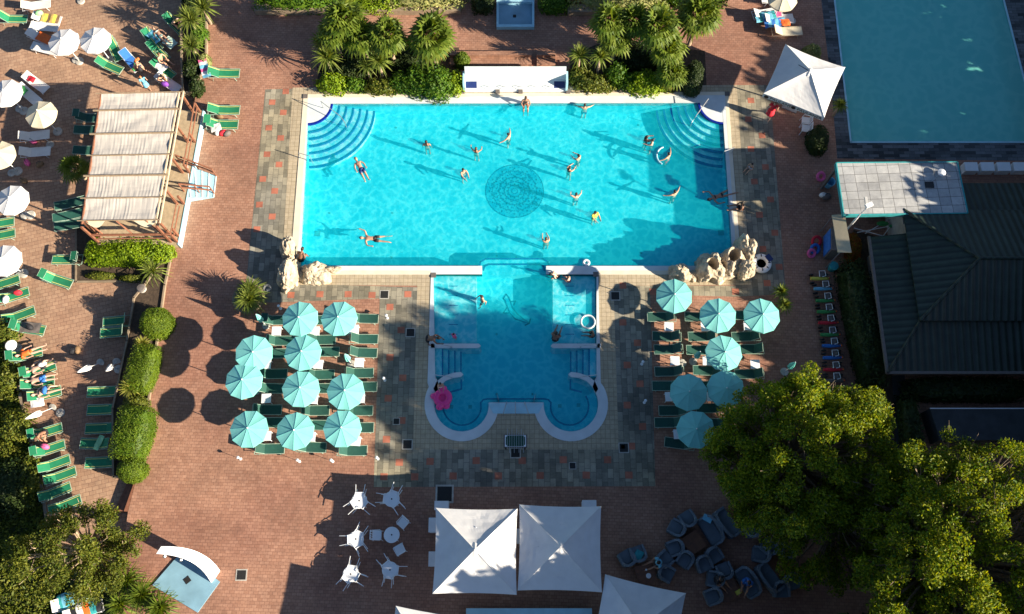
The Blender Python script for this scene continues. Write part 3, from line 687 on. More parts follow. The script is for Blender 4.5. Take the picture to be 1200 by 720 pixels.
def person_parts(pose,fem):
    J=joints(pose); V=[];E=[];Rd=[]; ix={}
    def a(k,p,r): ix[k]=len(V); V.append(tuple(p)); Rd.append(r); return ix[k]
    w=.92 if fem else 1
    a('pel',J['pel'],(.115,.14*w)); a('spi',J['spi'],(.095*w,.115*w)); a('che',J['che'],(.11,.15*w)); a('nek',J['nek'],.055); a('hd0',lerp(J['nek'],J['hed'],.7),.06)
    E+=[(0,1),(1,2),(2,3),(3,4)]
    for s in 'lr':
        i=a('sh'+s,J['sh'+s],.06*w); E.append((2,i)); j=a('el'+s,J['el'+s],.043*w); E.append((i,j)); k=a('ha'+s,lerp(J['el'+s],J['ha'+s],.9),.028); E.append((j,k)); l=a('pa'+s,J['ha'+s]+(J['ha'+s]-J['el'+s]).normalized()*.04,(.03,.02)); E.append((k,l))
        i=a('hp'+s,J['hp'+s],.09); E.append((0,i)); m=a('th'+s,lerp(J['hp'+s],J['kn'+s],.45),.078*w); j=a('kn'+s,J['kn'+s],.055); E+=[(i,m),(m,j)]; c=a('ca'+s,lerp(J['kn'+s],J['an'+s],.35),.053*w); k=a('an'+s,J['an'+s],.035); l=a('to'+s,J['to'+s],(.035,.025)); E+=[(j,c),(c,k),(k,l)]
    Vs,Fs=skinmesh(V,E,Rd)
    mb=MB().add(Vs,Fs)
    up=(J['hed']-J['nek']).normalized(); fwd=Vector((1,0,0)) if pose not in('lie','swim','lie_up') else Vector((0,0,1))
    fwd=(fwd-up*fwd.dot(up)).normalized(); lf=up.cross(fwd); mx=Matrix((fwd,lf,up)).transposed(); hc=J['hed']+up*.04
    mb.ell(hc,(.098,.077,.118),12,9,mx); mb.ell(hc+fwd*.098-up*.015,(.022,.014,.026),6,5,mx)
    for s in (1,-1): mb.ell(hc+lf*s*.078,(.018,.01,.03),6,4,mx)
    mb.ell(hc+fwd*.085-up*.062,(.014,.026,.009),6,4,mx)
    for s in 'lr':
        d=(J['ha'+s]-J['el'+s]).normalized(); o=J['ha'+s]+d*.05; q=d.cross(fwd); q=q.normalized() if q.length>.2 else d.cross(up).normalized(); n=d.cross(q)
        for i,(L_,t) in enumerate(((.07,-.027),(.082,-.009),(.076,.009),(.06,.026))):
            st=o+q*t; mb.tube([st-d*.03,st+d*L_*.5,st+d*L_+n*.018],[.009,.008,.006],5)
        mb.tube([o-d*.04+q*-.028,o-d*.005-q*.05,o+d*.03-q*.055],[.011,.009,.007],5)
    body=mb
    hair=MB(); 
    hv=MB().ell(Vector((0,0,0)),(.108,.088,.125),14,9)
    hv.v=[mx@(Vector(p)+Vector((-.014,0,.012))) + hc for p in hv.v]
    keep=[f for f in hv.f if sum(((Vector(hv.v[i])-hc).dot(up)*1.0-(Vector(hv.v[i])-hc).dot(fwd)*1.1) for i in f)/4>-.01]
    hair.add(hv.v,keep)
    if fem: 
        bk=-fwd; hair.tube([hc+bk*.07+up*.02,hc+bk*.11-up*.1,hc+bk*.12-up*.24],[.07,.075,.03],8)
    hip=J['pel']; sp=(J['spi']-J['pel']).normalized(); cl=MB()
    def shell(a_,b_,ra,rb,ry=1.0): cl.tube([a_,lerp(a_,b_,.5),b_],[ra,(ra+rb)/2*1.02,rb],12)
    if fem:
        m2=Matrix.Identity(3); d2=(J['hpl']-J['hpr']).normalized(); f2=d2.cross(sp); mxh=Matrix((f2,d2,sp)).transposed()
        cl.ell(hip-sp*.03,(.128,.165,.085),12,6,mxh); cl.ell(J['che']+(J['nek']-J['che']).normalized()*.02,(.128,.158,.05),12,6,mxh)
    else:
        d2=(J['hpl']-J['hpr']).normalized(); f2=d2.cross(sp); mxh=Matrix((f2,d2,sp)).transposed()
        cl.ell(hip-sp*.0,(.135,.17,.11),12,6,mxh)
        for s in 'lr': cl.tube([lerp(J['hp'+s],J['kn'+s],-.05),lerp(J['hp'+s],J['kn'+s],.6)],[.105,.095],10)
    top=MB(); top.tube([lerp(J['pel'],J['spi'],.2),J['spi'],J['che'],lerp(J['che'],J['nek'],.75)],[.155,.14,.175,.09],14)
    for s in 'lr': top.tube([lerp(J['che'],J['sh'+s],.5),J['sh'+s],lerp(J['sh'+s],J['el'+s],.6)],[.085,.078,.062],10)
    dress=MB(); dress.tube([lerp(J['pel'],J['spi'],.2),J['pel'],lerp(J['pel'],(J['knl']+J['knr'])/2,.95)],[.155,.185,.25],14,cap=False)
    return body,hair,cl,top,dress
PP={}
def person(label,pose,loc,rz,skin=0,hair='hairk',suit='c_black',fem=False,shirt=None,dress=None,s=1,rot=None,group=None):
    k=(pose,fem)
    if k not in PP: PP[k]=person_parts(pose,fem)
    r=empty('person',label,'person',loc,rz,group,s,rot)
    b,h,c,t,d=PP[k]
    b.build('body','skin%d'%skin,r,smooth=True); h.build('hair',hair,r,smooth=True); c.build('swimwear',suit,r,smooth=True)
    if shirt: t.build('shirt',shirt,r,smooth=True)
    if dress: d.build('skirt',dress,r,smooth=True)
    return r
def at(px,py,z=0,mz=None):
    p=G(px,py,z if mz is None else mz); p.z=z; return p
# --- plants -----------------------------------------------------------------
def frond_fan(mb,o,d,L,wid=.55,nseg=9,droop=.25):
    """a fan palm leaf: stalk, then pointed segments spread in a half circle"""
    d=Vector(d).normalized(); sd=d.cross(Vector((0,0,1))); sd=sd.normalized() if sd.length>.05 else Vector((1,0,0)); up=sd.cross(d)
    tip=Vector(o)+d*L*.45; mb.tube([o,lerp(Vector(o),tip,.5)+Vector((0,0,.03)),tip],[.018,.014,.012],4)
    for i in range(nseg):
        a=(i/(nseg-1)-.5)*R(210); q=(d*math.cos(a)+sd*math.sin(a)).normalized(); l=L*.62*(1-.25*abs(a)/R(105)); w_=l*.09
        n=up; s_=q.cross(n).normalized(); m=tip+q*l*.55+up*.02; e=tip+q*l-Vector((0,0,droop*l))
        mb.add([tip,m+s_*w_,e,m-s_*w_],[(0,1,2,3)])
def palm_builder(h,rad,n=34,mp='palm',trunk=.11,dry=8,lean=(0,0),seed=1):
    def b(r):
        rs=random.Random(seed); top=Vector((lean[0],lean[1],h))
        MB().tube([(0,0,0),(lean[0]*.35,lean[1]*.35,h*.5),top],[trunk*1.25,trunk,trunk*.95],9).build('trunk','palebark',r)
        f=MB()
        for i in range(n):
            a=i*2.399963+rs.uniform(-.2,.2); el=R(82-105*(i/n)**.8+rs.uniform(-8,8)); d=(math.cos(a)*math.cos(el),math.sin(a)*math.cos(el),math.sin(el))
            frond_fan(f,top+Vector((0,0,rs.uniform(-.1,.1))),d,rad*rs.uniform(.75,1.05)*1.1,nseg=11,droop=rs.uniform(.15,.5))
        f.build('crown',mp,r)
        if dry:
            g=MB()
            for i in range(dry):
                a=rs.uniform(0,2*PI); el=R(rs.uniform(-70,-35)); frond_fan(g,top-Vector((0,0,.15)),(math.cos(a)*math.cos(el),math.sin(a)*math.cos(el),math.sin(el)),rad*.8,droop=.5)
            g.build('dry_fronds','palmy',r)
    return b
def yucca_builder(h,rad,n=90,mp='yucca',trunk=.08,wid=.05,heads=1,seed=2,droop=.5):
    def b(r):
        rs=random.Random(seed); f=MB(); t=MB(); 
        for k in range(heads):
            ox,oy=((0,0) if heads==1 else (rs.uniform(-.35,.35),rs.uniform(-.35,.35))); hh=h*rs.uniform(.8,1.05) if heads>1 else h
            top=Vector((ox,oy,hh)); t.tube([(ox*.2,oy*.2,0),(ox*.7,oy*.7,hh*.5),top],[trunk*1.2,trunk,trunk*.8],7)
            for i in range(n):
                a=i*2.399963+rs.uniform(-.15,.15); el=R(86-95*(i/n)+rs.uniform(-6,6)); L=rad*rs.uniform(.85,1.1)
                d=Vector((math.cos(a)*math.cos(el),math.sin(a)*math.cos(el),math.sin(el))); sd=d.cross(Vector((0,0,1))); sd=sd.normalized() if sd.length>.02 else Vector((1,0,0))
                m=top+d*L*.5+Vector((0,0,.02)); e=top+d*L-Vector((0,0,droop*L*math.cos(el)*.6))
                f.add([top+sd*wid*.5,top-sd*wid*.5,m-sd*wid*.6,m+sd*wid*.6,e],[(0,1,2,3),(3,2,4)])
        t.build('stem','palebark',r); f.build('leaves',mp,r)
    return b
def bushpts(n,rx,ry,rz,shell=.8,box=False,rough=.1):
    out=[];nr=[]
    d=rng.normal(size=(n,3)); d[:,2]=np.abs(d[:,2]); d/=np.linalg.norm(d,axis=1)[:,None]
    if box:
        k=1/((np.abs(d)**6).sum(1)**(1/6)); d=d*k[:,None]
    nz=np.array([noise.noise(Vector(tuple(x*2.6+rx)))+.6*noise.noise(Vector(tuple(x*6.1+ry))) for x in d])
    r=(shell+(1-shell)*rng.uniform(size=n)**.5)+rough*nz
    p=d*r[:,None]*np.array([rx,ry,rz]); return p,d/np.linalg.norm(d,axis=1)[:,None]
def hedge(name,label,cat,px,py,w_,d_,h,m='leaf_top',rz=0,z0=0.0,dens=170,size=.10,box=True,group=None,mz=None,rough=.08):
    """clipped shrub: leafy shell over a twiggy core; w_,d_ full sizes in metres, px,py centre of its top"""
    p=G(px,py,z0+h*.75 if mz is None else mz); p.z=z0
    A=(w_*d_+2*h*(w_+d_)); n=int(A*dens); pts,nr=bushpts(n,w_/2,d_/2,h,.9-rough,box,rough)
    core=MB(); e=MB().ell((0,0,0),(1,1,1),14,10)
    for i,v in enumerate(e.v):
        x,y,z=v
        if box: k=1/((abs(x)**6+abs(y)**6+abs(z)**6)**(1/6)); x,y,z=x*k,y*k,z*k
        core.v.append((x*w_/2*(.96-rough),y*d_/2*(.96-rough),max(0,z)*h*(.96-rough)))
    o=leafobj(name,pts,size,m,extra=(core.v,e.f),nrm=nr,aspect=.6); o.location=p; o.rotation_euler=(0,0,rz)
    return tag(o,label,cat,group)
def tree(label,loc,rx,ry,zc,rzv,nclump=60,per=260,leaf=.2,m='leaf_big',trunk=.22,seed=3,cl=.75,group=None,flat=.75,name='broadleaf_tree',barkm='bark',bare=0):
    r=empty(name,label,'tree',loc,0,group); rs=random.Random(seed)
    C=[]
    for i in range(nclump):
        while True:
            d=Vector((rs.uniform(-1,1),rs.uniform(-1,1),rs.uniform(-1,1)))
            if .35<d.length<1: break
        d=d.normalized()*(d.length**.5); k=1+.3*noise.noise(Vector((d.x*2+seed,d.y*2,d.z*2)))+.15*noise.noise(Vector((d.x*5+seed,d.y*5,d.z*5)))
        C.append(Vector((d.x*rx*k,d.y*ry*k,zc+d.z*rzv*k)))
    t=MB(); t.tube([(0,0,0),(rs.uniform(-.2,.2),rs.uniform(-.2,.2),zc*.55),(0,0,zc)],[trunk*1.3,trunk,trunk*.5],8); t.build('trunk',barkm,r)
    l=MB()
    for c in C:
        b=Vector((0,0,zc*rs.uniform(.35,.75))); m_=lerp(b,c,.55)+Vector((0,0,-.2)); l.tube([b,m_,c],[trunk*.35,trunk*.2,trunk*.07],5,cap=False)
        for k in range(2): l.tube([lerp(m_,c,.5),c+Vector((rs.uniform(-1,1),rs.uniform(-1,1),rs.uniform(-.5,.7)))*cl],[trunk*.1,.01],4,cap=False)
    l.build('limbs',barkm,r)
    P=[]
    for c in C:
        s=cl*rs.uniform(.6,1.15); nn=int(per*(s/cl)**2); q=rng.normal(size=(nn,3)); q/=np.linalg.norm(q,axis=1)[:,None]; q*=(rng.uniform(size=nn)**.45)[:,None]*s; q[:,2]*=flat; P.append(q+np.array(tuple(c)))
    leafobj('crown',np.concatenate(P),leaf,m,r,up=.5)
    return r
# ================================================================= TURQUOISE PARASOL FIELDS
ORD=['first','second','third','fourth','fifth','sixth','seventh','eighth','ninth','tenth','eleventh','twelfth']
ub=parasol('turq',.97,2.1,.27,10)
UL=[(353,373,'upper left parasol of the pair nearest the pool corner'),(398,373,'parasol at the upper right corner of the left field'),(294,412,'upper of the two overlapping leftmost parasols'),(355,413,'parasol just under the upper left one, centre column of the left field'),(286,445,'lower of the two overlapping leftmost parasols'),(350,457,'third parasol down the centre column of the left field'),(405,457,'middle parasol of the right column in the left field'),(291,503,'bottom left corner parasol of the left field'),(345,505,'bottom centre parasol of the left field'),(400,503,'bottom right corner parasol of the left field')]
UR=[(793,346,'nearest the rocks at the top of the right field'),(845,370,'second from the left in the top row of the right field'),(894,370,'rightmost in the right field by the spiky plants'),(848,412,'alone in the second row of the right field'),(808,457,'at the left of the third row in the right field'),(852,452,'half covered by the big tree in the right field'),(818,501,'lowest in the right field, against the big tree')]
for i,(a,b,l) in enumerate(UL+UR):
    p=at(a,b,0,2.3); inst('turq',ub,'parasol','turquoise parasol, '+l,'parasol',p,rot=(random.uniform(-.05,.05),random.uniform(-.05,.05),random.uniform(0,.6)),group='turquoise parasols beside the pool')
rows=['first','second','third','fourth','fifth','sixth','seventh','eighth']
LA=[(325,375),(327,399),(324,414),(319,438),(317,455),(312,480),(317,495),(315,526)]
LB=[(372,375),(376,398),(380,412),(374,439),(374,455),(368,481),(371,498),(364,524)]
LC=[(426,373),(425.5,397),(424.5,413),(420,437),(424,453),(419,481),(420,501),(412,528)]
for L,cn in ((LA,'left'),(LB,'middle'),(LC,'right')):
    for i,(a,b) in enumerate(L):
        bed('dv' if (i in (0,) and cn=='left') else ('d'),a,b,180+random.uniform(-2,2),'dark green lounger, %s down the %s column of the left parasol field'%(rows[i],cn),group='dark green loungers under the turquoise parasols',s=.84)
RA=[(776,371),(782,394),(784,409),(785,435),(782,452),(790,481),(785,495),(797,520)]
RB=[(820,371),(824,394),(822,410),(830,434),(830,452),(834,478),(836,496)]
RC=[(872,369),(875,394),(879,409),(879,438)]
for L,cn in ((RA,'left'),(RB,'middle'),(RC,'right')):
    for i,(a,b) in enumerate(L):
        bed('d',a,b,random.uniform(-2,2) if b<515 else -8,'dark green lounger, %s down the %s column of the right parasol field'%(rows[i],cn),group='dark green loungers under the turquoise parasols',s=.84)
TL=[(324,388),(312,427),(312,467),(312,511),(369,388),(373,427),(367,468),(364,512),(415,386),(421,425),(422,467),(417,517)]
TR=[(784,383),(791,423),(785,465),(795,509),(827,383),(829,423),(834,465),(877,382),(885,427)]
for i,(a,b) in enumerate(TL):
    inst('table',side_table,'side_table','small white side table, %s down the %s column of the left parasol field'%(ORD[i%4],['left','middle','right'][i//4]),'side table',at(a,b,0,.45),random.uniform(-.08,.08),group='white side tables between the loungers')
cols=['left']*4+['middle']*3+['right']*2; nn=[0,1,2,3,0,1,2,0,1]
for i,(a,b) in enumerate(TR):
    inst('table',side_table,'side_table','small white side table, %s down the %s column of the right parasol field'%(ORD[nn[i]],cols[i]),'side table',at(a,b,0,.45),random.uniform(-.08,.08),group='white side tables between the loungers')
cp=closed_parasol('turq')
for a,b,l in ((312,382,'closed turquoise parasol at the top left of the left field'),(412,427,'closed turquoise parasol between loungers at the right of the left field'),(812,424,'closed turquoise parasol in the middle of the right field'),(919,436,'closed turquoise parasol beside the big tree')):
    inst('cp',cp,'closed_parasol',l,'parasol',at(a,b),0,group='closed turquoise parasols')
def garden_light(r):
    MB().lathe([(.13,0),(.13,.04),(.03,.06)],10).build('base','white',r); MB().tube([(0,0,.05),(0,0,.75)],.018,5).build('post','white',r)
    MB().lathe([(.05,.72),(.13,.8),(.12,.86),(.02,.9)],10).build('lamp_head','plas',r)
for a,b,l in ((282,538,'leftmost of the three below the left parasol field'),(351,541,'middle one of the three below the left parasol field'),(390,541,'right one of the three below the left parasol field'),(443,538,'at the corner of the stone slabs left of the pool'),(451,446,'on the slabs left of the small pool steps'),(454,373,'on the slabs below the upper left coping of the small pool'),(329,362,'above the left parasol field'),(752,427,'on the slabs left of the right parasol field'),(755,472,'lower one on the slabs left of the right parasol field')):
    inst('gl',garden_light,'garden_light','small white garden light '+l,'light',at(a,b),0,s=.62,group='small garden lights on the terrace')
# ================================================================= LEFT TERRACE
gL='loungers on the lower left terrace'
def bedL(k,a,b,ang,l,z=ZL,g=gL,s=.92): return bed(k,a,b,ang,l,z,g,s)
bedL('gs',15,22,180,'short green lounger with raised back at the top left edge')
bedL('w',42,6,-170,'white lounger cut by the top edge near the left corner')
bedL('w',55,22,172,'white lounger with a mustard towel and a green hat on it')
bedL('wf',52,31,174,'empty white lounger right below the mustard towel')
bedL('w',47,44,155,'white lounger under an orange red towel beside the white parasol')
bedL('wf',53,57,165,'white lounger half hidden below the left white parasol')
bedL('g',134,58,118,'green lounger poking out from under the right white parasol')
bedL('g',128,77,155,'green lounger lying in front of the blue lounger')
bedL('b',153,71,132,'bright blue lounger with a white frame')
bedL('g',191,81,142,'green lounger with white towels among the sunbathers')
bedL('g',185,60,135,'dark shaded green lounger between the sunbathers')
bedL('g',178,47,128,'green lounger with a teal towel below the hedge shadow')
bedL('w',197,97,145,'white lounger under a seated bather near the pergola')
bedL('g',204,28,135,'green lounger with a dark bather near the palms')
bed('g',262,86,180,'green lounger with a pink and blue towel beside the kerb',0,gL)
bed('g',262,129,180,'upper of the two green loungers above the blue stairs',0,gL)
bed('gv',260,146,180,'lower of the two green loungers above the blue stairs, with raised visor',0,gL)
bedL('w',42,97,145,'white lounger with a red cloth right of a white parasol')
bedL('w',34,111,140,'white lounger with a green towel right of a white parasol')
bedL('w',40,159,188,'white lounger nearest the cream parasol in the shade')
bedL('w',41,178,185,'lower white lounger in the shade below the cream parasol')
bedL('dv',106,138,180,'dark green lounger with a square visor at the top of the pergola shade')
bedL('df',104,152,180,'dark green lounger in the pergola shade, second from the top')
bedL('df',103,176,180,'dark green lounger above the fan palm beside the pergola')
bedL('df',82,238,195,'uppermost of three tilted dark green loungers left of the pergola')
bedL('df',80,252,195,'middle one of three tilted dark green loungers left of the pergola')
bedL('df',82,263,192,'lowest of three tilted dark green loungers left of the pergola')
bedL('g',-2,262,190,'green lounger cut by the left edge, upper one below the white parasol')
bedL('g',-1,276,192,'green lounger cut by the left edge, lower one below the white parasol')
bedL('gv',79,304,0,'green lounger half in shadow with its visor against the bright hedge')
bedL('gv',67,328,162,'green lounger standing alone on sunlit paving left of the steps')
bedL('g',4,332,200,'green lounger just under the lowest white parasol at the left edge')
bedL('g',15,347,200,'green lounger with a red bag on it')
bedL('g',22,370,203,'long green lounger below the red bag')
bedL('gv',34,385,172,'green lounger with a dark grey towel')
bedL('gv',30,416,195,'green lounger under the bather in orange')
bedL('gv',46,434,200,'green lounger under the second bather from the orange one')
bedL('g',44,449,190,'green lounger under the bather with dark shoes')
bedL('g',52,462,195,'green lounger under the bather with a blue bag')
bedL('gs',139,376,5,'upper of the two folded green loungers beside the clipped bush')
bedL('gs',136,389,5,'lower of the two folded green loungers beside the clipped bush')
for i,(a,b) in enumerate(((121,459),(121,480),(119,502),(113,520),(119,542))):
    bedL('gf' if i!=3 else 'g',a,b,2-3*(i==3),'%s green lounger down the column beside the long hedge'%ORD[i])
for i,(a,b,g) in enumerate(((54,506,198),(57,526,199),(63,544,201),(70,558,201),(64,577,203),(76,592,203))):
    bedL('gv' if i<2 else 'g',a,b,g,'%s green lounger down the slanted row at the grassy edge'%ORD[i],s=.86)
wu=parasol('wfab',.93,2.0,.34,10); cu=parasol('creamfab',.9,2.0,.42,8,sag=.12)
gw='white parasols on the left terrace'
for a,b,l in ((73,47,'white parasol, left one of the touching pair'),(110,45,'white parasol, right one of the touching pair'),(5,107,'white parasol at the left edge beside the red cloth'),(12,233,'white parasol at the left edge below the cream one'),(3,304,'lowest white parasol at the left edge')):
    inst('wu',wu,'parasol',l,'parasol',at(a,b,ZL,ZL+2.2),random.uniform(0,.6),group=gw)
inst('cu',cu,'parasol','cream scalloped parasol beside two white loungers','parasol',at(46,132,ZL,ZL+2.2),.3,group='cream parasols')
inst('cu',cu,'parasol','cream parasol cut by the left edge','parasol',at(-3,180,ZL,ZL+2.2),.8,group='cream parasols')
inst('cu',cu,'parasol','cream parasol at the top edge beside the second pool','parasol',at(918,-4,0,2.2),.5,group='cream parasols')
def pbase(r):
    MB().lathe([(.24,0),(.24,.05),(.2,.08),(.045,.09)],16).build('plate','conc',r); MB().tube([(0,0,.08),(0,0,.3)],.03,6).build('socket','metal',r)
for a,b,z,l in ((89,71,ZL,'below the touching white parasols'),(23,128,ZL,'left of the cream parasol'),(68,155,ZL,'right of the upper shaded lounger'),(59,170,ZL,'right of the lower shaded lounger'),(14,203,ZL,'above the left edge white parasol'),(29,253,ZL,'below the left edge white parasol'),(24,321,ZL,'beside the lowest white parasol'),(139,433,ZL,'under the two folded white parasols'),(71,484,ZL,'next to the sunbather with the white towel'),(21,408,ZL,'beside the round white table'),(928,25,0,'beside the orange cloth lounger'),(799,426,0,'beside the closed parasol in the right field'),(95,2,ZL,'at the top edge')):
    inst('pb',pbase,'umbrella_stand','round grey umbrella stand '+l,'umbrella stand',at(a,b,z),0,group='empty parasol bases')
def round_table(r):
    MB().lathe([(.3,.44),(.32,.46),(.3,.48),(.0,.485)],20).build('table_top','plas',r); MB().tube([(0,0,0),(0,0,.45)],.03,6).build('leg','plas',r); MB().lathe([(.18,0),(.18,.03),(.03,.05)],12).build('foot','plas',r)
inst('rt',round_table,'round_table','small round white table at the grassy edge','table',at(13,405,ZL,ZL+.45))
fp=closed_parasol('wfab')
for a,b,l,rz in ((118,425,'folded white parasol leaning over, left one near the clipped bush',.3),(137,424,'folded pale parasol leaning over, right one near the clipped bush',.9),(62,478,'folded white parasol lying beside the sunbathers',.2)):
    o=inst('fp',fp,'closed_parasol',l,'parasol',at(a,b,ZL),0,group='folded white parasols'); o.rotation_euler=(R(25),R(-18),rz)
T_=lambda *a,**k: cloth(*a,**k)
cl=[
 (('c_gold','c_yellow','c_brown'),.6,1.1,59,22,ZL+.42,-8,'mustard striped towel on a white lounger at the top left'),
 (('c_orange',),.6,1.0,52,45,ZL+.42,-25,'orange red towel on the lounger beside the white parasol'),
 (('c_red',),.35,.5,37,93,ZL+.55,-30,'crumpled red cloth on a white lounger'),
 (('c_green',),.4,.6,27,106,ZL+.5,-40,'green towel on a white lounger'),
 (('c_teal','c_lblue'),.55,1.1,180,43,ZL+.45,-40,'teal patterned towel on a green lounger'),
 (('c_mint',),.6,.8,199,50,ZL+.45,-40,'pale mint towel hanging over a lounger end'),
 (('c_white',),.55,1.2,186,76,ZL+.45,-38,'white towel on a green lounger among the bathers'),
 (('c_pink','c_white','c_lblue'),.5,1.4,240,80,.6,-70,'pink white and blue towel hung over the kerb'),
 (('c_white',),.5,.6,253,150,.45,20,'crumpled white towel on the lower lounger above the stairs'),
 (('c_grey',),.6,1.3,34,384,ZL+.46,-5,'dark grey towel on a green lounger'),
 (('c_lgreen',),.3,.8,116,519,ZL+.45,70,'pale green cloth across the fourth hedge side lounger'),
 (('c_white',),.5,.7,44,472,ZL+.4,10,'white towel dropped below the sunbathers'),
 (('c_lblue','c_teal'),.7,1.3,897,19,.5,12,'blue green patterned towel on a lounger near the second pool'),
 (('c_blue','c_lblue','c_navy') if False else ('c_blue','c_lblue'),.7,1.3,908,26,.5,5,'bright blue patterned towel on a lounger near the second pool'),
 (('c_orange',),.5,.6,920,27,.52,5,'orange cloth at the foot of the blue towel'),
 (('c_pink',),.4,.6,910,17,.45,5,'magenta cloth between the patterned towels'),
 (('c_teal','c_lblue'),.9,1.2,82,703,ZL+.5,20,'blue green towel in the shade below the sparse tree, left one'),
 (('c_mint',),.9,1.0,96,699,ZL+.5,20,'mint towel in the shade below the sparse tree'),
 (('c_teal','c_black','c_white','c_orange'),.8,1.9,97,714,ZL+.5,20,'striped towel at the bottom edge below the sparse tree'),
 (('c_teal',),.6,.6,118,686,ZL+.5,10,'dark teal towel below the sparse tree'),
]
for i,(f,w_,l_,a,b,z,g,lab) in enumerate(cl):
    cloth(w_,l_,list(f),.06,seed=i*3.1)('towel',lab,'towel',at(a,b,z),R(g),group='towels and cloths')
def bag(c,c2):
    def b(r):
        m=MB(); m.lathe([(.12,0),(.2,.04),(.21,.16),(.16,.26),(.08,.3)],12,sx=1.15,sy=.75); m.build('bag_body',c,r,smooth=True)
        k=MB(); k.tube([(-.12,0,.26),(-.06,0,.42),(.06,0,.42),(.12,0,.26)],.014,5); k.build('handle',c2,r)
    return b
for c,a,b,z,l in (('c_red',22,344,ZL+.4,'red bag on a green lounger at the left'),('c_white',8,352,ZL+.38,'white bag beside the red bag'),('c_black',164,82,ZL+.4,'black bag at the end of the blue lounger'),('c_purple',194,100,ZL+.4,'purple bag on the white lounger'),('c_white',256,156,0,'white bag on the paving above the blue stairs'),('c_red',262,157,0,'red bag on the paving above the blue stairs'),('c_grey',267,158,0,'dark bag on the paving above the blue stairs'),('c_brown',258,138,0,'brown bag under the upper green lounger above the stairs'),('c_black',87,412,ZL,'dark bag standing alone on the paving'),('c_brown',92,411,ZL,'brown box bag standing beside the dark bag'),('c_white',51,428,ZL+.45,'white hat shaped bag on a sunbather lounger'),('c_blue',54,458,ZL+.45,'dark blue bag on a sunbather lounger'),('c_pink',54,524,ZL+.45,'pink bag on the second lounger of the slanted row'),('c_lgreen',47,17,ZL+.45,'round green hat bag on a white lounger'),('c_black',36,384,ZL+.45,'black bag on the dark grey towel'),('c_white',115,691,ZL+.5,'white bag below the sparse tree'),('c_pink',40,167,ZL,'pink bag between the two shaded white loungers'),('c_pink',33,192,ZL,'pink bag on the paving below the shaded loungers'),('c_brown',48,194,ZL,'tan bag on the paving below the shaded loungers'),('c_brown',29,213,ZL,'tan bag above the left edge white parasol')):
    k='bag_'+c; inst(k,bag(c,'c_black'),'bag',l,'bag',at(a,b,z),random.uniform(0,3),s=1.0,group='bags and hats')
inst('lw','x','sun_lounger','white lounger under the blue green towel near the second pool','sun lounger',at(897,20),R(192),group='loungers near the second pool')
inst('lw','x','sun_lounger','white lounger under the bright blue towel near the second pool','sun lounger',at(910,27),R(186),group='loungers near the second pool')
inst('lc',LG['c'][0],'sun_lounger','empty beige lounger with raised back near the second pool','sun lounger',at(920,41),R(184),group='loungers near the second pool')
inst('lwf','x','sun_lounger','grey white lounger at the top edge near the second pool','sun lounger',at(908,3),R(180),group='loungers near the second pool')
inst('lw','x','sun_lounger','left lounger buried under towels below the sparse tree','sun lounger',at(88,704,ZL),R(200),group='loungers near the second pool' if False else gL)
inst('lw','x','sun_lounger','right lounger buried under towels below the sparse tree','sun lounger',at(102,716,ZL),R(200),group=gL)
M['darkpale']=mat('weathered_timber',(.27,.2,.13),.8,.2,5)
# ================================================================= PERGOLA
ZR=2.75; ZD=.55
c_=[G(118,110,ZR),G(211,108,ZR),G(184,258,ZR),G(96,259,ZR)]
per=empty('pergola','long timber pergola roofed with pale canvas, on a raised deck with blue stairs','pergola',(0,0,0))
rt_=lambda u,v,z=ZR: Vector((*(c_[0].lerp(c_[1],u).lerp(c_[3].lerp(c_[2],u),v)).xy,z))
VB=[0,.14,.33,.50,.66,.83,1.0]
for k in range(6):
    mb=MB(); V=[];nu,nv=44,6
    for i in range(nu+1):
        for j in range(nv+1):
            u=.01+.96*i/nu; v=VB[k]+(VB[k+1]-VB[k])*(.03+.94*j/nv); p=rt_(u,v); p.z+=-.07*math.sin(PI*j/nv)+0.004*math.sin(u*140+k)+.012*noise.noise(Vector((u*26,k*3,j*.3)))+.04*noise.noise(Vector((u*5,k,j*.5)))
            V.append(p)
    mb.add(V,[(i*(nv+1)+j,i*(nv+1)+j+1,(i+1)*(nv+1)+j+1,(i+1)*(nv+1)+j) for i in range(nu) for j in range(nv)]); mb.build('canvas_panel','canvas',per)
for k,v in enumerate(VB):
    a=rt_(-.06,v,ZR+.03); b=rt_(1.045,v,ZR+.03); MB().tube([a,b],.06 if k in(1,2,4) else .035,6).build('cross_beam','darkpale',per)
for u in (.0,.985,1.035):
    MB().tube([rt_(u,-.01,ZR-.06),rt_(u,1.02,ZR-.06)],.06,6).build('long_beam','palewood' if u>.5 else 'wood',per)
dk=[rt_(-.02,-.02,0),rt_(1.12,-.02,0),rt_(1.10,1.06,0),rt_(-.02,1.06,0)]
MB().prism([(p.x,p.y) for p in dk][::-1],ZL,ZD).build('deck','deckf',per)
fz=MB(); e0=rt_(1.125,-.02,0); e1=rt_(1.105,1.065,0)
d=(e1-e0); L_=d.length; fz.box((*((e0+e1)/2).xy,.27),(L_,.05,.62),rz=math.atan2(d.y,d.x)); pass
fz.build('blue_fascia','bluep',per)
for v in (0,.25,.5,.75,1.0,1.045):
    for u in (.0,1.0,1.09):
        p=rt_(u,v,0); top=ZR-.05 if u<=1.0 else 1.55
        MB().box((p.x,p.y,(ZD+top)/2),(.11,.11,top-ZD)).build('post','wood',per)
def rail(P,z0,h,parent,n=0,mn='wood'):
    mb=MB()
    for zz in (h,h*.55): 
        for i in range(len(P)-1): mb.tube([Vector((*P[i].xy,P[i].z+zz)),Vector((*P[i+1].xy,P[i+1].z+zz))],.04,5)
    return mb.build('railing',mn,parent)
Z=lambda p: Vector((p.x,p.y,ZD))
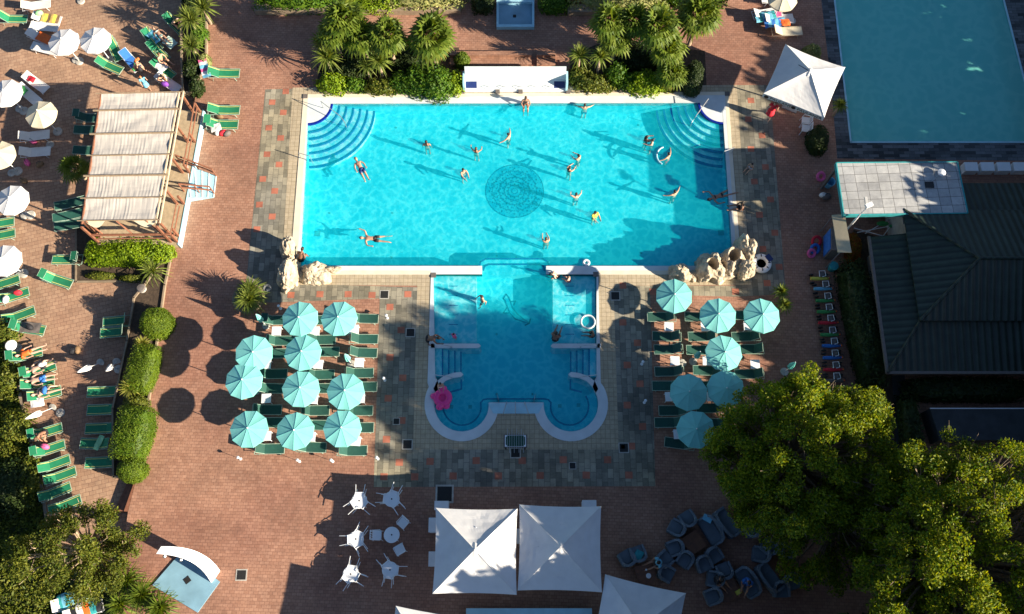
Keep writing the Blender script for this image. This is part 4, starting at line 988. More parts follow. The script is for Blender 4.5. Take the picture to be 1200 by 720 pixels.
rail([Z(rt_(1.09,0)),Z(rt_(1.09,.50))],0,1.0,per); rail([Z(rt_(1.09,.8)),Z(rt_(1.08,1.045)),Z(rt_(.6,1.045)),Z(rt_(0,1.045))],0,1.0,per)
# diagonal rafters at the near end and loose canvas
for u in (.05,.45,.85): MB().tube([rt_(u,1.0,ZR-.02),rt_(u+.12,1.04,ZD+1.0)],.05,5).build('brace','wood',per)
MB().tube([rt_(-.02,1.045,ZD+1.1),rt_(1.09,1.045,ZD+1.1)],.06,5).build('end_beam','wood',per)
for a_,b_ in ((.02,.3),(.68,1.0)):
    mb=MB(); V=[]
    for i in range(9):
        for j in range(4):
            u=a_+(b_-a_)*i/8; p=rt_(u,1.0+.03*j/3*math.sin(PI*i/8),ZR-.05-.35*(j/3)*math.sin(PI*i/8)); V.append(p)
    mb.add(V,[(i*4+j,i*4+j+1,i*4+j+5,i*4+j+4) for i in range(8) for j in range(3)]); mb.build('loose_canvas','creamfab',per)
# stairs to the brick terrace
s0=G(212,191,ZD); s1=G(219,232,ZD); e_=G(254,207,0); e2=G(251,232,0)
W0=Vector((s0.x,s0.y,0)); W1=Vector((s1.x-.1,s1.y,0)); X0=Vector((e_.x,e_.y,0)); X1=Vector((e2.x,e2.y,0)); n=5
sts=None
for k in range(n):
    t0,t1=k/n,(k+1)/n; z=ZD-ZD*(k)/n -.0
    q=[W0.lerp(X0,t0),W0.lerp(X0,t1),W1.lerp(X1,t1),W1.lerp(X1,t0)]
    o=MB().prism([(p.x,p.y) for p in q][::-1],0.0,z-.02).build('stair_tread','bluep',per)
    m=MB(); a,b=q[1],q[2]; dd=b-a; m.box((*((a+b)/2).xy,z-.01),(dd.length,.05,.03),rz=math.atan2(dd.y,dd.x)); m.build('nosing','white',o)
for (A,B) in ((W0,X0),(W1.lerp(W0,.18),X1.lerp(X0,.18))):
    m=MB()
    for t in (0,.5,1): p=A.lerp(B,t); m.tube([(p.x,p.y,ZD*(1-t)),(p.x,p.y,ZD*(1-t)+.95)],.04,5)
    for zz in (.95,.5): m.tube([(A.x,A.y,ZD+zz),(B.x,B.y,zz)],.05,5)
    m.build('stair_rail','wood',per)
# ================================================================= WATER CHUTE BOX AT THE TOP OF THE POOL
A=G(544,108.5); B=G(664,108.5); C=G(541,78,1.5); D=G(667,78,1.5); yb=(C.y+D.y)/2; yf=(A.y+B.y)/2; xl=(A.x+C.x)/2; xr=(B.x+D.x)/2
ch=empty('water_chute','white sloping water chute box with two blue end panels behind the pool','water chute',((xl+xr)/2,yf,0)); hw=(xr-xl)/2; dy=yb-yf
b=MB(); pr=[(0,.0),(0,.12),(.14*dy,.18),(.62*dy,.62),(dy,1.5),(dy,0)]
for s in (-1,1): pass
def extr(mb,prof,x0,x1):
    n=len(prof); mb.add([(x0,y,z) for y,z in prof]+[(x1,y,z) for y,z in prof],[(i,(i+1)%n,n+(i+1)%n,n+i) for i in range(n)]+[tuple(range(n))[::-1],tuple(range(n,2*n))]); return mb
extr(b,pr,-hw+.12,hw-.12).build('body','coping',ch)
for s in (-1,1):
    w_=MB(); w_.box((s*(hw-.06),dy/2,.78 if False else .5),(.12,dy,1.0)); w_.build('side_wall','bluep',ch)
    q=MB(); q.box((s*(hw-.48),.36*dy,.375),(.66,.50*dy,.02),mx=Matrix.Rotation(math.atan2(.44,.48*dy),3,'X')); q.build('blue_panel','navy',ch)
for x in (-.55*hw,-.25*hw,.05*hw,.35*hw,.62*hw):
    m=MB(); m.tube([(x,.1*dy,.2),(x+.05,.1*dy,.5),(x+.28,.12*dy,.55),(x+.33,.14*dy,.4)],.016,5); m.build('spout','metal',ch)
for x in (-hw-.05,-.34*hw,.1*hw,hw+.05): m=MB(); m.box((x,-.02,.12),(.25,.2,.16)); m.build('fixing_block','c_grey',ch)
extr(MB(),[(dy*.62,.64),(dy*.66,.70),(dy*.70,.72)],-hw+.14,hw-.14).build('lip','coping',ch)
# ================================================================= RAILS AND POOL FITTINGS
def hrail(label,P,r=.022):
    o=MB().tube(P,r,6).build('pool_handrail','metal'); return tag(o,label,'handrail',group='steel pool handrails')
def pr3(px,py,h): q=G(px,py,h); return (q.x,q.y,h)
p0=G(379,127); p1=G(407,152,-.4)
hrail('steel handrail down the rounded steps in the left corner of the big pool',[(p0.x,p0.y,.03),(p0.x+.02,p0.y-.05,.85),(p1.x-.25,p1.y+.35,.5),(p1.x,p1.y,.35),(p1.x,p1.y,-.6)])
p0=G(827,124); p1=G(808,151,-.4)
hrail('steel handrail down the rounded steps in the right corner of the big pool',[(p0.x,p0.y,.03),(p0.x-.02,p0.y-.05,.85),(p1.x+.25,p1.y+.35,.5),(p1.x,p1.y,.35),(p1.x,p1.y,-.6)])
for a,b,l,s in ((510,402,'upper left rail of the small pool steps',1),(511,438,'lower left rail of the small pool steps',1),(699,402,'upper right rail of the small pool steps',-1),(698,438,'lower right rail of the small pool steps',-1)):
    p=G(a,b+6); q=G(a+s*19,b+6)
    hrail('steel handrail, '+l,[(p.x,p.y,.03),(p.x,p.y,.85),(q.x-s*.2,q.y,.5),(q.x,q.y,.3),(q.x,q.y,-.5)])
for a,l in ((590,'left one of three at the seat notch of the small pool'),(604,'middle one of three at the seat notch of the small pool'),(619,'right one of three at the seat notch of the small pool')):
    p=G(a,488); q=G(a+(a-604)*-.28,474); hrail('steel handrail, '+l,[(p.x,p.y,.03),(p.x,p.y,.75),(q.x,q.y,.6),(q.x,q.y,-.3)])
p=G(353,186); q=G(366,190); hrail('thin steel hook rail on the left edge of the big pool',[(p.x,p.y,.03),(p.x,p.y,.7),(q.x,q.y,.7),(q.x,q.y,-.4)])
p=G(857,180); q=G(846,184); hrail('thin steel hook rail on the right edge of the big pool',[(p.x,p.y,.03),(p.x,p.y,.7),(q.x,q.y,.7),(q.x,q.y,-.4)])
# ================================================================= ROCKS
def rock(label,px,py,rx,ry,h,seed,z0=0,rz=0,holes=()):
    bm=bmesh.new(); bmesh.ops.create_icosphere(bm,subdivisions=5,radius=1); 
    for v in bm.verts:
        c=v.co.copy(); d=noise.fractal(c*.95+Vector((seed,0,0)),1.2,2.0,4)*.40+.16*abs(noise.noise(c*3.3+Vector((seed,2,0))))-.07*abs(noise.noise(c*6+Vector((0,seed,0))))
        k=1+d; v.co=c*k
        for hx,hy,hr in holes:
            q=math.hypot(v.co.x-hx,v.co.y-hy)
            if q<hr and v.co.z>-.2: v.co.z-=(1-(q/hr)**2)*.95*max(.3,v.co.z+.2)
        v.co.x*=rx; v.co.y*=ry; v.co.z=max(-.12,v.co.z*h*.8+h*.18)
    me=bpy.data.meshes.new('rock'); bm.to_mesh(me); bm.free(); me.materials.append(M['rock']); o=bpy.data.objects.new('rock',me); COL.objects.link(o)
    p=at(px,py,z0,z0+h*.4); o.location=p; o.rotation_euler=(0,0,rz); return tag(o,label,'rock',group='pale rocks at the pool corners')
rock('tall pale rock at the top of the left corner rocks',337,291,.42,.58,1.5,1.3)
rock('long ribbed pale rock on the outside of the left corner',338,320,.5,.9,1.6,4.1,rz=-.15)
rock('rounded pale boulder at the pool edge of the left corner',368,320,.78,.65,1.1,7.7)
rock('small rock with a dark hollow between the left boulders',350,321,.3,.35,.6,9.2)
rock('low flat rock furthest right in the left corner rocks',389,316,.5,.22,.4,11.9)
rock('small pointed rock furthest left in the right corner rocks',797,320,.6,.5,.9,14.5)
rock('wide rock with an oval hole in the right corner',833,311,.8,.85,1.4,17.2,holes=((-.1,-.15,.42),),rz=.4)
rock('low tongue of rock below the oval hole rock',845,321,.9,.35,.7,20.1)
rock('rock with a round hollow near the middle of the right corner',857,306,.68,.8,1.2,23.8,holes=((.0,.2,.5),),rz=-.3)
rock('tall ridged rock at the top of the right corner rocks',874,290,.55,.75,1.5,27.3,rz=.2)
rock('knobbly rock beside the life ring in the right corner',872,316,.55,.5,1.2,31.4)
rock('little rock between the pointed and holed rocks',812,323,.3,.28,.5,35.4)
# ================================================================= FLOATS
rf=empty('life_raft_ring','white ring with black ropes and a navy seat beside the right rocks','swim ring',at(892,309,0,.2))
MB().torus((0,0,.2),.42,.16,28,10).build('tube','plas',rf)
k=MB()
for i in range(8): a=2*PI*i/8; k.torus((.42*math.cos(a),.42*math.sin(a),.2),.0001,.0001,3,3) if False else k.box((.42*math.cos(a),.42*math.sin(a),.36),(.14,.05,.03),rz=a)
k.build('grip','black',rf); MB().lathe([(.3,.1),(.0,.1)],16).build('bottom_sheet','black',rf); MB().box((.42,.28,.28),(.3,.4,.22),rz=.6).build('seat_pad','navy',rf)
fl=empty('pool_float','big pink animal shaped pool float in the left lobe of the small pool','pool float',at(519,467,-.05),R(20))
MB().torus((0,0,.12),.34,.17,30,10).build('ring','pink',fl,smooth=True); MB().lathe([(.3,.06),(.3,.1),(0,.1)],20).build('seat_sheet','pink',fl)
MB().ell((-.28,-.42,.2),(.24,.2,.17)).build('head','pink',fl,smooth=True)
for x,y in ((.2,.45),(-.42,.25),(.05,-.5)): MB().ell((x,y,.14),(.19,.17,.13)).build('foot','pink',fl,smooth=True)
MB().ell((-.40,-.5,.32),(.03,.03,.03)).build('eye','black',fl); MB().ell((-.2,-.56,.3),(.03,.03,.03)).build('eye','black',fl)
o=MB().torus((0,0,0),.38,.055,30,8).build('swim_ring',['clear'],None,at(689,377,0,.05)); tag(o,'pale transparent looking swim ring at the right edge of the small pool','swim ring')
o=MB().torus((0,0,0),.15,.07,20,8).build('swim_ring','plas',None,at(687,308,-.02)); tag(o,'small white ring floating at the dividing wall','swim ring')
o=MB().tube([(math.cos(a)*.62,math.sin(a)*.62,0) for a in [1.9+i*.28 for i in range(9)]],.045,7).build('pool_noodle','bluep',None,at(782,183,-.02)); tag(o,'curved pale blue pool noodle round a bather','pool noodle')
fb_=empty('table_football','green topped football table with steel rods beside the seat notch','football table',at(604,517,0,.85))
MB().box((0,0,.78),(1.22,.66,.2)).build('cabinet','c_grey',fb_); MB().prism([(-.5,-.18),(-.4,-.28),(.4,-.28),(.5,-.18),(.5,.18),(.4,.28),(-.4,.28),(-.5,.18)],.86,.886).build('playing_field','grn',fb_)
MB().prism([(-.54,-.3),(.54,-.3),(.54,.3),(-.54,.3)],.86,.883,holes=[[(-.5,-.18),(-.4,-.28),(.4,-.28),(.5,-.18),(.5,.18),(.4,.28),(-.4,.28),(-.5,.18)]]).build('white_corner','plas',fb_)
for i in range(8): MB().tube([(-.42+.12*i,-.62 if i%2 else -.42,.93),(-.42+.12*i,.42 if i%2 else .62,.93)],.012,5).build('rod','metal',fb_)
for x in (-.5,.5):
    for y in (-.26,.26): MB().box((x,y,.35),(.08,.08,.7)).build('leg','black',fb_)
# ================================================================= SHOWER
sh=empty('arch_shower','white curved shower arch over a square blue tray','shower',(0,0,0))
q=xy([(202,653),(179,686),(232,718),(257,683),(240,668)]); q2=xy([(213,647),(179,686),(232,718),(258,682)])
MB().prism(q2[::-1] if False else q2,-.0,.07).build('tray','blueslab',sh)
a0=G(252,676,0); a1=G(187,645,2.35); sd=Vector((a1.x-a0.x,a1.y-a0.y,0)); L_=sd.length; sd.normalize(); nd=Vector((-sd.y,sd.x,0)); mb=MB(); V=[];n=18
for i in range(n+1):
    t=i/n; x=L_*(1-math.cos(t*PI*.5))**.8*1.0; z=2.45*math.sin(t*PI*.5)**.9+.02; hw_=.34-.14*t
    c=a0+sd*x+nd*(-.5*math.sin(PI*t)); 
    dn=Vector((0,0,1))*.07
    V+=[c+nd*hw_+Vector((0,0,z)),c-nd*hw_+Vector((0,0,z)),c-nd*hw_+Vector((0,0,z-.08))-sd*.06*(1-t),c+nd*hw_+Vector((0,0,z-.08))-sd*.06*(1-t)]
mb.add(V,[(4*i+j,4*i+(j+1)%4,4*i+4+(j+1)%4,4*i+4+j) for i in range(n) for j in range(4)]+[(0,1,2,3),(4*n+3,4*n+2,4*n+1,4*n)]); mb.build('arch','plas',sh)
for a,b,z in ((193,652,2.1),(212,656,1.9)):
    p=G(a,b,z); MB().lathe([(.1,0),(.08,.05),(.02,.1)],10,(p.x,p.y,z)).build('shower_head','metal',sh)
p=G(220,680); MB().box((p.x,p.y,.075),(.3,.3,.02),rz=.7).build('drain','grate',sh)
# ================================================================= WHITE CAFE TABLES WITH TIPPED CHAIRS
def plastic_chair(r):
    MB().box((0,0,.44),(.46,.46,.03)).build('seat','plas',r)
    m=MB(); 
    for i in range(4): m.tube([(-.22,-.16+.107*i,.45),(-.27,-.16+.107*i,.86)],.022,5)
    m.tube([(-.22,-.22,.45),(-.28,-.22,.88),(-.28,.22,.88),(-.22,.22,.45)],.025,5); m.build('backrest','plas',r)
    for x in (1,-1):
        for y in (1,-1): MB().tube([(x*.2,y*.2,.44),(x*.25,y*.24,0)],.018,5).build('leg','plas',r)
    for y in (1,-1): MB().tube([(-.25,y*.23,.66),(.16,y*.25,.66),(.21,y*.22,.44)],.02,5).build('armrest','plas',r)
def cafe_table(r):
    MB().lathe([(.0,.70),(.38,.70),(.40,.72),(.38,.74),(.0,.742)],24).build('table_top','plas',r); MB().lathe([(.04,.742),(.04,.75),(0,.75)],10).build('umbrella_hole','black',r)
    for i in range(4): a=PI/4+i*PI/2; MB().tube([(.06*math.cos(a),.06*math.sin(a),.7),(.1*math.cos(a),.1*math.sin(a),.3),(.36*math.cos(a),.36*math.sin(a),0)],.02,5).build('leg','plas',r)
TB=[(421,587,[90,215,325],1,'upper left'),(459,585,[70,175,310],1,'upper right'),(417,632,[65,185,300],1,'middle left'),(459,627,[180,50,300],0,'middle right'),(411,673,[80,230,335],1,'lower left'),(457,668,[130,355,260],1,'lower right')]
for a,b,A_,tip,nm in TB:
    p=at(a,b,0,.73); inst('cafe',cafe_table,'cafe_table','round white cafe table, %s of the six on the shaded paving'%nm,'table',p,0,group='round white cafe tables')
    for j,g in enumerate(A_):
        t=R(g); side=['first','second','third'][j]; where={90:'top',70:'top',65:'top',80:'top',50:'upper right',130:'upper left',180:'left',175:'left',185:'left',215:'lower left',230:'lower left',260:'bottom',300:'bottom',310:'lower right',325:'lower right',335:'right',355:'right'}[g]
        if tip: 
            # tipped forward so that the seat front rests on the table, legs pointing away
            q=p+Vector((math.cos(t)*.74,math.sin(t)*.74,.40)); o=inst('pc',plastic_chair,'plastic_chair','white plastic chair tipped against the %s cafe table at its %s side'%(nm,where),'chair',q,group='white plastic chairs at the cafe tables')
            o.rotation_euler=(Matrix.Rotation(t,3,'Z')@Matrix.Rotation(R(-68),3,'Y')).to_euler()
        else:
            q=p+Vector((math.cos(t)*.78,math.sin(t)*.78,0)); inst('pc',plastic_chair,'plastic_chair','white plastic chair standing at the %s side of the %s cafe table'%(where,nm),'chair',q,t+PI,group='white plastic chairs at the cafe tables')
for a,b,l in ((944,142,'upper white plastic chair below the corner of the logo parasol'),(944,151,'lower white plastic chair below the corner of the logo parasol')):
    inst('pc',plastic_chair,'plastic_chair',l,'chair',at(a,b,0,.4),R(170),group='white plastic chairs at the big parasol')
# ================================================================= SQUARE PARASOLS
def sq(label,L,z,rise,key,text=False):
    P=[G(a,b,z) for a,b in L]; c=sum(P,Vector())/4; half=sum((P[i]-P[(i+1)%4]).length for i in range(4))/8; d=P[1]-P[0]
    o=empty('square_parasol',label,'parasol',(c.x,c.y,0),math.atan2(d.y,d.x),group='large square white parasols'); sqparasol(half,z,rise,text)(o); return o,half
sq('large square white parasol, left of the pair at the bottom',[(511,595),(605,596),(606,697),(507,697)],2.5,.75,'a')
sq('large square white parasol, right of the pair at the bottom',[(609,591),(703,593),(706,694),(607,693)],2.5,.75,'a')
sq('large white parasol turned slightly, at the bottom edge right of the pair',[(709,674),(807,697),(786,795),(690,772)],2.5,.75,'a')
sq('large white parasol showing only a corner at the bottom edge left of the pair',[(459,712),(556,728),(541,822),(446,806)],2.5,.75,'a')
o,h_=sq('large square white parasol with black lettering beside the second pool',[(918,52),(990,80),(968,139),(896,108)],2.6,1.0,'a',True)
for x,ang in ((-h_*.45,0),(h_*.45,0)):
    txt('lettering','PAULANER',.3,'black',o,(x+.17,-h_*1.0-.012,2.40),(R(90),0,0),.004)
    MB().lathe([(.13,0),(.13,.01)],14).build('round_logo','black',o,loc=(x-.78,-h_*1.0-.01,2.40)).rotation_euler=(R(90),0,0)
MB().tube([(-.1,-.1,3.66),(-.7,.18,3.45)],.02,5).build('strap','black',o)
def cabinet(r):
    MB().box((0,0,.5),(.9,.55,1.0)).build('carcass','white',r); MB().box((0,0,1.03),(.96,.6,.05)).build('worktop','white',r); MB().tube([(-.3,-.31,.75),(.3,-.31,.75)],.015,5).build('handle','metal',r)
for a,b,g,l in ((517,592,0,'white cabinet behind the top left corner of the left square parasol'),(691,591,0,'white cabinet behind the top right corner of the right square parasol'),(507,615,90,'upper white cabinet along the left side of the left square parasol'),(507,655,90,'lower white cabinet along the left side of the left square parasol'),(608,628,90,'white cabinet seen between the two square parasols')):
    inst('cab',cabinet,'cabinet',l,'cabinet',at(a,b,0,1.0),R(g),s=.75,group='white cabinets under the square parasols')
ct=empty('bar_counter','long dark green counter at the bottom edge between the parasols','counter',at(620,722,0,1.0)); MB().box((0,.0,.5),(6,.6,1.0)).build('front','grn',ct); MB().box((0,0,1.03),(6.1,.7,.05)).build('worktop','bluep',ct)
# ================================================================= RATTAN LOUNGE
def armchair(wd):
    def b(r):
        w_=wd/2; V=MB(); V.prism([(-.34,-w_+.1),(-.25,-w_),(.3,-w_),(.36,-w_+.1),(.36,w_-.1),(.3,w_),(-.25,w_),(-.34,w_-.1)],.06,.34); V.build('base','rattan',r)
        P=[(.34,-w_),(-.1,-w_-.02),(-.3,-w_*.86),(-.4,-w_*.4),(-.42,0),(-.4,w_*.4),(-.3,w_*.86),(-.1,w_+.02),(.34,w_)]; Q=[(.32,-w_+.1),(-.08,-w_+.1),(-.2,-w_*.86+.08),(-.27,-w_*.4),(-.28,0),(-.27,w_*.4),(-.2,w_*.86-.08),(-.08,w_-.1),(.32,w_-.1)]
        m=MB(); n=len(P); H=[.56,.6,.7,.76,.78,.76,.7,.6,.56]
        m.add([(*P[i],.3) for i in range(n)]+[(*P[i],H[i]) for i in range(n)]+[(*Q[i],H[i]) for i in range(n)]+[(*Q[i],.3) for i in range(n)],[(k*n+i,k*n+i+1,(k+1)*n+i+1,(k+1)*n+i) for k in range(3) for i in range(n-1)]+[(0,n,2*n,3*n),(n-1,2*n-1,3*n-1,4*n-1)]); m.build('backrest','rattan',r)
        MB().prism([(-.24,-w_+.16),(-.18,-w_+.11),(.34,-w_+.11),(.34,w_-.11),(-.18,w_-.11),(-.24,w_-.16)],.342,.45).build('cushion','cush',r)
        for x in (.28,-.26):
            for s in (1,-1): MB().tube([(x,s*(w_-.08),0),(x,s*(w_-.08),.1)],.025,6).build('foot','black',r)
    return b
AC=[(735,654,120,'left of the two nearest the turned white parasol'),(748,649,110,'holding a turquoise cloth beside the turned parasol'),(779,656,40,'behind the bather in turquoise'),(781,672,-30,'right below the bather in turquoise'),(793,619,150,'left of the pair above the first brown table'),(806,608,120,'right of the pair above the first brown table'),(791,642,200,'left of the pair below left of the first brown table'),(803,656,235,'right of the pair below left of the first brown table'),(825,661,290,'left of the pair below right of the first brown table'),(837,651,300,'right of the pair below right of the first brown table'),(881,620,130,'alone between the sofas and the big tree'),(892,650,170,'at the upper left of the right brown table'),(901,641,140,'half hidden under the tree above the right brown table'),(849,669,110,'upper right of the dark dressed visitor'),(838,679,170,'under the dark dressed visitor'),(924,645,60,'at the upper right of the right brown table'),(916,691,270,'left of the pair below the right brown table'),(929,682,290,'right of the pair below the right brown table'),(836,699,200,'at the bottom edge below the dark dressed visitor')]
ac=armchair(.74); sf=armchair(1.45)
for a,b,g,l in AC: inst('arm',ac,'rattan_armchair','grey rattan armchair '+l,'armchair',at(a,b,0,.5),R(g),group='grey rattan lounge chairs',s=1.05)
for a,b,g,l in ((834,621,210,'grey rattan sofa with a bright blue cushion on it'),(852,613,35,'grey rattan sofa back to back with the one holding the blue cushion'),(877,682,210,'grey rattan sofa under the visitor in blue'),(902,677,35,'grey rattan sofa back to back with the one under the visitor in blue')):
    inst('sofa',sf,'rattan_sofa',l,'sofa',at(a,b,0,.5),R(g),group='grey rattan sofas',s=1.05)
def btable(r):
    MB().box((0,0,.42),(.95,.95,.05)).build('table_top','tabw',r)
    for x in (1,-1):
        for y in (1,-1): MB().box((x*.4,y*.4,.2),(.07,.07,.4)).build('leg','rattan',r)
for a,b,g,l in ((813,636,32,'brown square table in the middle of the first lounge group'),(757,673,15,'brown square table beside the turned white parasol'),(854,692,20,'brown square table in front of the visitor in blue'),(909,664,30,'brown square table in the rightmost lounge group'),(866,606,30,'brown square table at the edge of the big tree')):
    inst('bt',btable,'lounge_table',l,'table',at(a,b,0,.45),R(g),group='brown lounge tables')
tag(MB().box((0,0,0),(.45,.3,.14)).build('cushion','c_lblue',None,at(829,608,.6),R(-30)),'bright blue cushion on the end of a rattan sofa','cushion')
cloth(.4,.5,['c_teal'],.05,seed=5)('towel','turquoise cloth lying in a rattan armchair','towel',at(748,651,.5),R(60),'towels and cloths')
tag(MB().lathe([(.05,0),(.13,.02),(.12,.03)],14).build('plate','plas',None,at(760,675,.46)),'round white plate on a brown table beside the turned parasol','plate')
tag(MB().lathe([(.04,0),(.05,.1),(.04,.11)],10).build('cup','plas',None,at(757,668,.46)),'small white cup on a brown table beside the turned parasol','cup')
tag(MB().lathe([(.08,0),(.13,.1),(.1,.14),(.0,.15)],10).build('bag','c_yellow',None,at(873,711 if False else 710,.46)) if False else MB().box((0,0,.05),(.28,.2,.1)).build('bag','c_yellow',None,at(865,694,.46),.5),'small yellow pouch on the table in front of the visitor in blue','bag')
# ================================================================= BEDS BIN BUCKET
tb=empty('litter_bin','round grey litter bin beside the steps','litter bin',at(168,340,ZL,ZL+.4)); MB().lathe([(.2,0),(.24,.7),(.2,.72)],14).build('drum','conc',tb); MB().lathe([(.26,.72),(.2,.8),(.05,.82)],14).build('lid','c_grey',tb)
bk=empty('bucket','steel bucket beside the yucca pot','bucket',at(314,339,0,.2)); MB().lathe([(.15,0),(.22,.36),(.2,.36),(.14,.03)],16).build('pail','metal',bk); MB().tube([(-.22,0,.35),(-.1,.1,.42),(.1,.1,.42),(.22,0,.35)],.01,5).build('handle','metal',bk)
bb=empty('footbath','small pale blue footbath basin at the top of the picture','basin',(0,0,0)); q=xy([(582,3),(626,3),(626,35),(582,35)]); qi=xy([(584.5,6),(623.5,6),(623.5,32),(584.5,32)])
MB().prism(q[::-1],0,.28,holes=[qi]).build('rim','bluep',bb); MB().prism(qi[::-1],.02,.08,sides=False).build('tray','blueslab',bb)
p=G(603,19,.09); MB().box((p.x,p.y,.09),(.2,.2,.02)).build('drain','grate',bb)
# ================================================================= PLANTED BEDS
def bedding(px,name='soil_bed',z=.02,z0=0.0,kerb=None,kh=.12,m='soil'):
    P=xy(px,z0); o=struct(MB().prism(P[::-1],z0-.02,z0+z).build(name,m))
    if kerb: ribbon(P,z0+kh/2,.10,kerb,o,'kerb',h=kh,closed=True)
    return o
bedding([(372,92),(380,60),(410,52),(470,58),(538,56),(541,104),(374,104)])
bedding([(668,66),(700,52),(790,56),(826,60),(828,100),(668,102)])
bedding([(205,283),(194,335),(178,450),(165,540),(158,556),(134,560),(133,480),(150,400),(158,350),(172,333)],z0=0,z=.06,kerb='kerb',kh=.16)
bedding([(90,262),(206,262),(206,330),(90,331)],z0=ZL,z=.1,kerb='kerb')
bedding([(214,-20),(243,-20),(243,75),(229,110),(216,112),(214,60)],z0=0,z=.1,kerb='kerb',kh=.3)
bedding([(1000,270),(1035,280),(1052,560),(1020,560),(1000,400)],z=.05)
for L,l in (([(300,10),(486,9),(540,9.5),(540,18),(300,18)],'long low brown planter wall along the top left'),([(665,10),(760,10),(760,19),(665,19)],'low brown planter wall right of the footbath')):
    o=MB().prism(xy(L)[::-1],0,.42).build('planter_wall','kerb'); tag(o,l,'planter wall',group='low planter walls along the top')
for a,w_,l in ((575,6.2,'left brick step wall behind the water chute'),(640,1.4,'short right brick step wall behind the water chute')):
    p=at(a,71,0,.3); b=MB(); b.box((0,0,.12),(w_*.8,.5,.24)); b.box((0,.4,.24),(w_*.8,.3,.48)); tag(b.build('brick_step_wall','brick',None,p),l,'brick wall',group='brick step walls')
gt='clipped shrubs'
hedge('hedge','bright green block hedge below the pergola','hedge',151,293,5.0,1.55,1.15,'leaf_hedge',z0=ZL,dens=230,size=.13,rz=R(1))
hedge('low_shrub','low dusty green shrub under the left part of the bright hedge','shrub',116,322,1.9,.5,.5,'leaf_left',z0=ZL,size=.1,box=False)
hedge('low_shrub','low dusty green shrub under the right part of the bright hedge','shrub',152,325,1.6,.45,.5,'leaf_left',z0=ZL,size=.1,box=False)
hedge('clipped_shrub','dense round clipped shrub at the top of the planter strip','shrub',177,374,1.85,1.85,1.6,'leaf_top',box=False,group=gt,size=.07,dens=420)
hedge('clipped_shrub','narrow clipped shrub between the two spiky agaves','shrub',164,430,1.5,2.7,1.2,'leaf_top',group=gt,size=.07,dens=380,rz=R(-8))
hedge('clipped_shrub','long clipped block hedge in the planter strip','shrub',152,506,1.85,2.9,1.5,'leaf_top',group=gt,size=.07,dens=380,rz=R(-7))
hedge('clipped_shrub','round clipped shrub at the bottom end of the planter strip','shrub',149,549,1.6,1.4,1.3,'leaf_top',box=False,group=gt,size=.07,dens=420)
hedge('clipped_shrub','small shrub between the lower agave and the long hedge','shrub',156,472,1.5,1.1,.8,'leaf_left',box=False,group=gt,size=.09)
hedge('clipped_shrub','rounded clipped shrub left of the water chute','shrub',541,66,1.05,1.0,1.0,'leaf_top',box=False,group=gt,size=.08,dens=300)
hedge('clipped_shrub','tall dark clipped column right of the palms','shrub',815,82,1.35,1.9,2.2,'leaf_dark',box=False,group=gt,size=.08,dens=260)
hedge('clipped_shrub','round speckled shrub above the logo parasol','shrub',953,58,1.25,1.2,1.0,'leaf_pale',box=False,group=gt,size=.12,dens=150)
hedge('clipped_shrub','dark shrub under the corner of the logo parasol','shrub',962,158,1.3,1.9,1.4,'leaf_dark',box=False,group=gt,size=.1)
hb='leafy bushes in the palm beds'
for a,b,w_,d_,h,m,l in ((388,94,1.6,1.1,1.0,'leaf_hedge','bright green bush at the left end of the left palm bed'),(415,97,1.4,.8,.7,'leaf_bush','low bush right of the bright one in the left palm bed'),(445,98,1.8,.9,.8,'leaf_left','olive green bush at the front of the left palm bed'),(470,92,1.5,1.1,1.1,'leaf_bush','mid green bush at the middle front of the left palm bed'),(490,88,1.7,1.7,1.5,'leaf_bush','large leafy bush at the right of the left palm bed'),(511,90,1.6,1.8,1.7,'leaf_bush','tallest leafy bush at the right of the left palm bed'),(533,92,.95,1.3,1.1,'leaf_hedge','narrow light bush touching the water chute on the left'),(405,72,2.6,1.6,1.0,'leaf_dark','dark undergrowth bush between the left palms'),(470,62,3.0,2.0,1.1,'leaf_dark','dark undergrowth bush behind the left palms'),
  (697,94,2.2,1.0,.9,'leaf_left','olive green bush at the left front of the right palm bed'),(723,82,1.1,1.1,1.5,'leaf_bush','glossy bush at the centre of the right palm bed'),(757,92,1.9,1.3,1.3,'leaf_hedge','bright bush at the front of the right palm bed'),(738,92,1.4,1.0,.9,'leaf_bush','low bush left of the bright one in the right palm bed'),(682,84,1.5,1.3,.8,'leaf_left','brownish bush at the left end of the right palm bed'),(750,62,3.2,2.0,1.1,'leaf_dark','dark undergrowth bush between the right palms'),(780,97,1.3,.8,.6,'leaf_left','low pale bush at the right front of the right palm bed')):
    hedge('leafy_bush',l,'bush',a,b,w_*1.3,d_*1.25,h*.95,m,box=False,group=hb,size=.15,dens=120,rough=.3)
for a0,a1,b,m,l in ((300,400,1,'leaf_bush','green hedge row along the top edge, left stretch'),(400,470,2,'leaf_hedge','light green hedge row along the top edge above the palms'),(430,540,0,'leaf_pale','variegated hedge row along the top edge left of the footbath'),(553,578,2,'leaf_dark','dark clump at the top edge left of the footbath'),(632,668,2,'leaf_bush','round green clump at the top edge right of the footbath'),(670,780,1,'leaf_pale','variegated hedge row along the top edge right of the footbath'),(780,850,-3,'leaf_bush','green hedge row along the top edge behind the right palms')):
    hedge('hedge',l,'hedge',(a0+a1)/2,b-4,(a1-a0)/18.5,1.6,.9,m,group='hedges along the top edge',size=.15,dens=120,rough=.2)
pg='palms around the pool'
